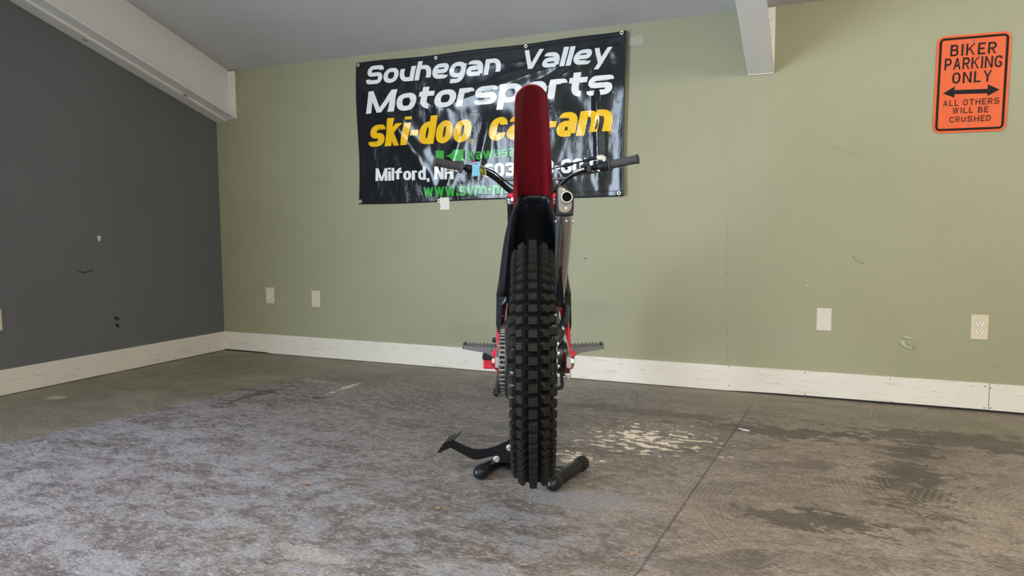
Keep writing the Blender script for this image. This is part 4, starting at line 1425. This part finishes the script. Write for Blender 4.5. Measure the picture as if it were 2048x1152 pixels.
for px, py in ((1127.2, 379.3), (1132.2, 416.3)):
    MB().lathe([(0, .0032), (.0012, .003), (.0014, .0012), (.0006, 0)], at(px, py, 1.8918), (0, -1, 0), 14).build('end_plate_screw', MT['screw'], bike, 40)
for px, py, sd in ((1110.8, 443, 1.96), (1133.2, 442, 1.942), (1145.6, 443, 1.96)):
    b_ = MB().lathe([(-.002, .0042), (.001, .0042), (.003, .0028), (.0035, 0)], at(px, py, sd), (0, -1, .2) if 1112 < px < 1145 else (math.copysign(1, px - 1128), -.4, 0), 14)
    b_.build('silencer_rivet', MT['steel'], bike, 40)
seam = [at(1124, 433, 1.936), at(1122.5, 450, 1.965), at(1120.5, 475, 2.015), at(1118.6, 500, 2.072), at(1116.7, 540, 2.162), at(1114, 565, 2.212), at(1111.5, 588, 2.258)]
sm_ = catmull(seam, 10)
MB().tube([p + Vector((0, -.001 + .0008 * math.sin(i * 2.1), 0)) for i, p in enumerate(sm_)], [.0022 + .0005 * math.sin(i * 2.1) for i in range(len(sm_))], 8).build('weld_bead', MT['steel'], bike, 60)
MB().tube(catmull([B(.085, 2.31, .64), B(.085, 2.40, .62), B(.05, 2.52, .60), B(.03, 2.66, .58), B(.0, 2.72, .52), B(0, 2.66, .47)], 6), .017, 14).build('exhaust_pipe', MT['dark'], bike, 50)

# ---- handlebar
hb = catmull([at(925, 334, 2.83), at(945, 337.5, 2.845), at(962, 341.5, 2.86), at(980, 349, 2.88), at(998, 362, 2.90), at(1014, 377, 2.92), at(1030, 388, 2.93), at(1048, 392, 2.935), at(1066, 392, 2.935), at(1086, 391, 2.935), at(1104, 384, 2.93), at(1119, 371, 2.92), at(1134, 357, 2.90), at(1150, 346.5, 2.88), at(1170, 340, 2.86), at(1192, 334.5, 2.845), at(1218, 329, 2.83)], 6)
MB().tube([at(870, 323, 2.79)] + hb + [at(1276, 318.5, 2.79)], .0108, 14).build('handlebar', MT['gloss'], bike, 50)
MB().tube([at(1000, 358.5, 2.895), at(1066, 361, 2.90), at(1131, 356, 2.895)], .0058, 10).build('crossbar', MT['dark'], bike, 50)
MB().tube([at(1147.5, 344.8, 2.868), at(1158, 341, 2.86), at(1169.5, 337, 2.85)], .0075, 8).build('bar_sleeve', MT['alu'], bike, 50)
for (a, b) in (((868.5, 323.3, 2.785), (924, 334.2, 2.83)), ((1276.5, 318, 2.785), (1219, 329.6, 2.83))):
    A, Bv = at(*a), at(*b)
    d = (Bv - A).normalized()
    Lg = (Bv - A).length
    MB().lathe([(0, 0), (0, .0185), (.003, .0195), (.006, .0185), (.008, .0160), (Lg * .5, .0160), (Lg - .014, .0168), (Lg - .008, .0185), (Lg - .006, .0245), (Lg - .001, .0255), (Lg, .0235), (Lg, 0)], A, d, 26).build('grip', MT['grip'], bike, 35)
# clutch lever side
MB().tube([at(931, 336, 2.84), at(942, 338, 2.845)], .0155, 14).build('clutch_perch', MT['black'], bike, 40)
MB().prism([at(931, 338, 2.85), at(944, 340, 2.85), at(941, 358, 2.86), at(938.5, 361, 2.86), at(935, 354, 2.86)], (0, .02, 0)).build('clutch_cylinder', MT['black'], bike, bevel=.003)
lvr = catmull([at(936, 346.5, 2.88), at(920, 343.5, 2.885), at(905, 340.3, 2.885), at(893.5, 340.3, 2.88)], 6)
MB().tube(lvr, [.0058] * 6 + [.0052] * 6 + [.0044] * 6 + [.0056], 10).build('clutch_lever', MT['steel'], bike, 50)
MB().lathe([(-.006, 0), (-.004, .005), (0, .0065), (.004, .005), (.006, 0)], lvr[-1], (1, 0, 0), 14).build('lever_ball', MT['steel'], bike, 60)
MB().tube(catmull([at(946, 336.5, 2.83), at(962, 334.5, 2.835), at(975, 338, 2.85), at(990, 345, 2.87), at(1008, 360, 2.89), at(1030, 375, 2.90)], 6), .0035, 8).build('clutch_hose', MT['black'], bike, 50)
# throttle and brake side
MB().tube([at(1198, 334.5, 2.84), at(1206, 332.5, 2.835), at(1216, 330.5, 2.83)], [.021, .0225, .021], 16).build('throttle_housing', MT['black'], bike, 40)
el = [(1193, 312), (1195, 310), (1203, 309.2), (1208.5, 310.5), (1211, 314), (1212, 323.5), (1206, 325), (1205, 320.3), (1201, 320.8), (1196, 320.5), (1193.6, 318)]
MB().prism([at(x, y, 2.82) for x, y in el], (0, .02, 0)).build('throttle_elbow', MT['cast'], bike, bevel=.003)
MB().tube([at(1193, 315, 2.832), at(1180, 318, 2.835), at(1166, 322.5, 2.84)], [.0085, .0075, .0055], 12).build('throttle_boot', MT['black'], bike, 50)
MB().tube(catmull([at(1167, 322, 2.84), at(1146, 327, 2.845), at(1128, 331.5, 2.85), at(1104, 338, 2.87), at(1080, 350, 2.9), at(1072, 368, 2.93)], 6), .0032, 8).build('throttle_cable', MT['black'], bike, 50)
MB().tube([at(1147, 326.8, 2.844), at(1138, 329, 2.846), at(1130, 331.2, 2.848), at(1124, 332.8, 2.85)], [.0055, .0075, .0075, .004], 10).build('cable_adjuster', MT['black'], bike, 50)
MB().prism([at(x, y, 2.83) for x, y in [(1173, 331), (1177, 328.5), (1181.5, 330), (1184, 341), (1182, 344.5), (1175, 345.5), (1173, 342)]], (0, .03, 0)).build('brake_perch', MT['black'], bike, bevel=.003)
MB().prism([at(x, y, 2.835) for x, y in [(1160.5, 331.5), (1166, 327.5), (1178, 325.5), (1180, 328), (1178, 331), (1162, 335)]], (0, .025, 0)).build('brake_reservoir', MT['black'], bike, bevel=.002)
MB().prism([at(x, y, 2.85) for x, y in [(1150, 352), (1165, 346), (1200, 340), (1201, 344), (1186, 347), (1164, 350.5), (1153, 353)]], (0, .014, 0)).build('brake_cylinder', MT['black'], bike, bevel=.002)
MB().lathe([(0, 0), (0, .0055), (.006, .0055), (.008, .003), (.008, 0)], at(1198, 341.5, 2.83), (0, -1, 0), 10).build('perch_screw', MT['brass'], bike, 40)
lv2 = catmull([at(1198, 341, 2.88), at(1218, 336.3, 2.885), at(1234, 333.3, 2.885), at(1244, 331.8, 2.88)], 6)
MB().tube(lv2, [.0045] * 12 + [.004] * 6 + [.005], 10).build('brake_lever', MT['cast'], bike, 50)
MB().lathe([(-.008, 0), (-.005, .006), (0, .0078), (.005, .006), (.008, 0)], lv2[-1], (1, 0, 0), 14).build('lever_ball', MT['steel'], bike, 60)

# ---- front fork and clamps
for s, px in ((-1, 1022.5), (1, 1112.0)):
    xt = at(px, 400, 2.87).x
    topf = at(px, 391, 2.87)
    low = AXF + Vector((s * .085, -.03, .02))
    top0 = Vector((xt, topf.y, topf.z - .004))
    dn = (low - top0).normalized()
    MB().tube([top0, top0 + dn * .36], .0165, 18).build('fork_tube', MT['gloss'], bike, 40)
    MB().tube([top0 + dn * .33, top0 + dn * .35, top0 + dn * .37, low], [.020, .023, .021, .020], 18).build('fork_leg', MT['cast'], bike, 40)
    MB().lathe([(0, 0), (0, .0145), (.005, .015), (.008, .012), (.011, .010), (.011, 0)], top0 - dn * .001, -dn, 20).build('fork_cap', MT['redp'], bike, 35)
    MB().tube([top0 + dn * .002, top0 + dn * .026], .0205, 22).build('fork_clamp', MT['alu'], bike, 40, bevel=.002)
    MB().box(top0 + dn * .16 + Vector((-.022, -.022, -.016)), top0 + dn * .16 + Vector((.022, .022, .016))).build('lower_clamp', MT['redp'] if s > 0 else MT['black'], bike, bevel=.005)
    if s > 0:
        MB().box(top0 + dn * .04 + Vector((-.018, -.02, -.035)), top0 + dn * .045 + Vector((-.006, .02, .012))).build('clamp_spacer', MT['redp'], bike, bevel=.003)
y_t = at(1066, 391, 2.87)
MB().box((-.085, y_t.y - .022, y_t.z - .026), (.085, y_t.y + .03, y_t.z - .006)).build('top_yoke', MT['alu'], bike, bevel=.005)
for s in (-1, 1):
    MB().box((s * .032 - .014, y_t.y + .02, y_t.z - .01), (s * .032 + .014, y_t.y + .075, y_t.z + .016)).build('bar_clamp', MT['redp'], bike, bevel=.004)
MB().tube([(0, y_t.y + .01, y_t.z - .02), (0, y_t.y + .09, y_t.z - .19)], .024, 18).build('steering_head', MT['redp'], bike, 40)
MB().box((-.085, y_t.y + .05, y_t.z - .20), (.085, y_t.y + .11, y_t.z - .165)).build('bottom_yoke', MT['alu'], bike, bevel=.006)
MB().tube([AXF + Vector((-.095, 0, 0)), AXF + Vector((.095, 0, 0))], .008, 12).build('front_axle', MT['steel'], bike, 40)
ff = []
for k in range(19):
    a = math.radians(20 + 130 * k / 18)
    row = []
    for j in range(9):
        u = -1 + j / 4
        rr_ = .372 - .016 * u * u
        row.append(AXF + Vector((u * .048, -rr_ * math.cos(a), rr_ * math.sin(a))))
    ff.append(row)
MB().loft(ff, False, False).build('front_mudguard', MT['red'], bike, 60, solid=.003)

# ---- tank cover, engine and skid plate (mostly hidden behind the tail)
tk = []
for (yy, zz, hw, hh) in [(2.22, .925, .035, .02), (2.30, .890, .048, .045), (2.45, .865, .058, .075), (2.60, .90, .065, .075), (2.74, .945, .060, .06), (2.80, .965, .045, .04)]:
    tk.append([B(hw * math.copysign(abs(math.cos(a)) ** .7, math.cos(a)), yy, zz + hh * math.copysign(abs(math.sin(a)) ** .8, math.sin(a)) - hh * .4) for a in [2 * PI * i / 20 for i in range(20)]])
MB().loft(tk).build('tank_cover', MT['red'], bike, 50)
en = MB()
en.loft([[B(xx, 2.46 + .125 * k * math.cos(a), .56 + .09 * k * math.sin(a)) for a in [2 * PI * i / 24 for i in range(24)]] for xx, k in [(-.088, .7), (-.084, .85), (-.06, .95), (.06, .95), (.08, .9), (.086, .75)]])
en.build('crankcase', MT['cast'], bike, 40)
cy_ = MB()
for k in range(8):
    z0 = .64 + k * .017
    cy_.box(B(-.062, 2.46 + k * .006, z0), B(.062, 2.58 + k * .006, z0 + .006))
cy_.box(B(-.045, 2.475, .62), B(.045, 2.61, .79))
cy_.build('cylinder', MT['dark'], bike)
MB().loft([[B(x, yy, z) for x, z in ((-.075 * k, .452), (-.09 * k, .49), (-.088 * k, .495), (-.07 * k, .458), (.07 * k, .458), (.088 * k, .495), (.09 * k, .49), (.075 * k, .452))] for yy, k in ((2.34, 1.0), (2.6, 1.0), (2.7, .85))]).build('skid_plate', MT['alu'], bike, 20)

# ------------------------------------------------------------------ tags hanging on the clutch side of the bar
ht = thing('hang_tag', 'small pale blue printed tag hanging from the left handlebar', 'tag', BA * S0, ROTB)
tg = [(944.6, 324.5), (959.4, 323), (959.2, 351), (944.2, 353)]
P4 = [at(x, y, 2.79) for x, y in tg]
MB().prism(P4, (0, .0012, 0)).build('card', MT['blue_tag'], ht)
e1, e2 = P4[1] - P4[0], P4[3] - P4[0]
rnd = random.Random(11)
rows_ = MB()
for r_ in range(9):
    u = .08
    while u < .88:
        wd = rnd.uniform(.05, .16)
        a = P4[0] + e1 * u + e2 * (.16 + r_ * .075)
        if not (.42 < u < .5):
            rows_.prism([a, a + e1 * min(wd, .92 - u), a + e1 * min(wd, .92 - u) + e2 * .028, a + e2 * .028], (0, -.0004, 0))
        u += wd + .05
rows_.build('printed_lines', MT['tag_ink'], ht)
for u, v, w_ in ((.10, .05, .24), (.72, .05, .18), (.12, .88, .2), (.42, .88, .14), (.68, .88, .2)):
    a = P4[0] + e1 * u + e2 * v
    MB().prism([a, a + e1 * w_, a + e1 * w_ + e2 * .05, a + e2 * .05], (0, -.0005, 0)).build('printed_block', MT['tag_ink'], ht)
MB().tube(catmull([at(951, 327, 2.788), at(949, 322, 2.80), at(945.5, 321.5, 2.81), at(945, 325, 2.82), at(948, 333, 2.835)], 6), .0022, 8).build('tie_loop', MT['redp'], ht, 60)
MB().lathe([(0, .003), (.001, .003), (.001, .0014), (0, .0014)], at(952, 327, 2.7895), (0, -1, 0), 14).build('eyelet', MT['redp'], ht)
kf = thing('key_fob', 'black key fob with yellow outline hanging beside the pale blue tag', 'key fob', BA * S0, ROTB)
fob = [(962.2, 333), (965, 331.6), (967.5, 333.5), (971.3, 341), (973, 347.8), (971.8, 350), (968.5, 351), (963, 350.3), (960.2, 348), (960.3, 340)]
MB().prism([at(x, y, 2.805) for x, y in fob], (0, .004, 0)).build('fob_plate', MT['black'], kf, bevel=.0012)
inn = [(966.2 + (x - 966.2) * .93, 342 + (y - 342) * .93) for x, y in fob]
ring = [at(x, y, 2.803) for x, y in inn]
MB().tube(ring + [ring[0], ring[1]], .0011, 6, False).build('fob_outline', MT['yellow'], kf)
for s_ in ([(963, 338), (961.9, 341), (963.6, 342), (962.6, 345)], [(964.5, 338.5), (964.2, 344.5), (966.8, 340)], [(965.4, 347), (967, 342.5), (967.8, 346.5), (969.4, 342.6), (970.2, 347)]):
    MB().tube([at(x, y, 2.8035) for x, y in s_], .0010, 5).build('fob_lettering', MT['yellow'], kf)
MB().tube(catmull([at(965, 333, 2.805), at(963, 331, 2.81), at(962, 334, 2.83), at(961, 340, 2.84)], 6), .0014, 6).build('fob_ring', MT['steel'], kf, 60)

# ------------------------------------------------------------------ lift stand under the motorcycle
st = thing('lift_stand', 'black steel lift stand with foot lever under the motorcycle', 'stand', BA * S0, ROTB)
TR = .0225


def ground_tube(a, b, far_cap):
    A, Bq = Vector(a), Vector(b)
    d = (Bq - A).normalized()
    MB().tube([A + d * .01, Bq], TR, 24).build('floor_tube', MT['gloss'], st, 40)
    MB().lathe([(-.018, 0), (-.016, .011), (-.008, .019), (.004, .0245), (.018, .0262), (.030, .0255), (.033, .0232)], A, d, 26).build('dome_cap', MT['black'], st, 50)
    if far_cap:
        MB().lathe([(-.028, .0232), (-.026, .0258), (.006, .0258), (.010, .0235), (.010, 0)], Bq, d, 26).build('end_sleeve', MT['rubber_pad'], st, 40)


def FB(px, py, z):                                 # bike-space point at height z seen at a pixel
    r = ray(px, py)
    p = CAMV + r * ((z - H) / r.z)
    return Vector((p.dot(BN), p.dot(BA) - S0, z))


zt = TR + .004
a1 = FB(1103.5, 969, zt)
b1 = FB(1164, 926, zt)
a2 = FB(958, 946, zt)
dir_ = (b1 - a1).normalized()
b2 = a2 + dir_ * (b1 - a1).length
ground_tube(a1, b1, True)
ground_tube(a2, b2, True)
m1 = a1 + dir_ * (b1 - a1).length * .47
m2 = a2 + dir_ * (b2 - a2).length * .62
cr = (m1 - m2).normalized()
sd_ = Vector((-cr.y, cr.x, 0)) * .016
MB().prism([m2 - sd_ - Vector((0, 0, .018)), m2 + sd_ - Vector((0, 0, .018)), m2 + sd_ + Vector((0, 0, .018)), m2 - sd_ + Vector((0, 0, .018))], m1 - m2).build('cross_bar', MT['gloss'], st, bevel=.003)
SB = 2.52
MB().prism([at(x, y, SB) for x, y in [(985.5, 925), (986, 916), (990, 911), (1012, 890), (1024, 882), (1034, 884), (1034, 930), (1024, 927)]], (0, .007, 0)).build('pivot_bracket', MT['gloss'], st, bevel=.001)
c5b = lambda x, y: (x / 5.69 + 860, y / 5.69 + 820)
lever = [(1010, 290), (930, 325), (830, 375), (740, 415), (650, 440), (560, 450), (480, 440), (400, 410), (330, 375), (262, 348), (222, 360), (222, 428), (300, 465), (400, 520), (480, 560), (540, 568), (600, 555), (700, 530), (780, 520), (880, 470), (1010, 400)]
MB().prism([at(*c5b(x, y), SB + .008) for x, y in lever], (0, .007, 0)).build('foot_lever', MT['gloss'], st, bevel=.001)
ped = [(82, 484), (125, 482), (122, 432), (165, 378), (262, 345), (306, 310)]
ra = [at(*c5b(x, y), SB - .012) for x, y in ped]
rb = [p + Vector((.010, .058, .006)) for p in ra]
MB().loft([ra, rb], False, False).build('foot_pedal', MT['gloss'], st, solid=.0035)
MB().prism([at(*c5b(x, y), SB - .004) for x, y in [(264, 345), (160, 380), (121, 430), (124, 470), (215, 442), (226, 428)]], (.002, .012, 0)).build('pedal_gusset', MT['gloss'], st, bevel=.001)
for px, py in ((992.6, 918.3), (1019, 895.5)):
    b_ = MB().lathe([(-.002, .0125), (.001, .0125), (.001, .0100), (.008, .0100), (.0095, .0085), (.0095, .0052), (.004, .0045), (.004, 0)], at(px, py, SB - .001), (0, -1, 0), 20)
    b_.build('pivot_bolt', MT['steel'], st, 35)
# uprights and the padded platform that carries the skid plate
pz = .436
for xx in (-.075, .085):
    base = m2.lerp(m1, (xx + .16) / .32)
    MB().tube([base + Vector((0, 0, .01)), Vector((xx * .7, 2.47 - S0, pz - .03))], .0125, 14).build('upright', MT['gloss'], st, 40)
MB().tube([m2.lerp(m1, .2) + Vector((0, .01, .12)), m2.lerp(m1, .75) + Vector((0, .01, .17))], .010, 12).build('brace', MT['gloss'], st, 40)
pa, pb = at(966.5, 734.5, 2.40), at(1149, 716, 2.40)
MB().box((pa.x, 2.40 - S0, .403), (pb.x - .004, 2.60 - S0, .4340)).build('platform', MT['redp'], st, bevel=.003)
MB().box((pa.x - .003, 2.398 - S0, .4342), (pb.x, 2.602 - S0, .4515)).build('rubber_top', MT['rubber_pad'], st, bevel=.003)
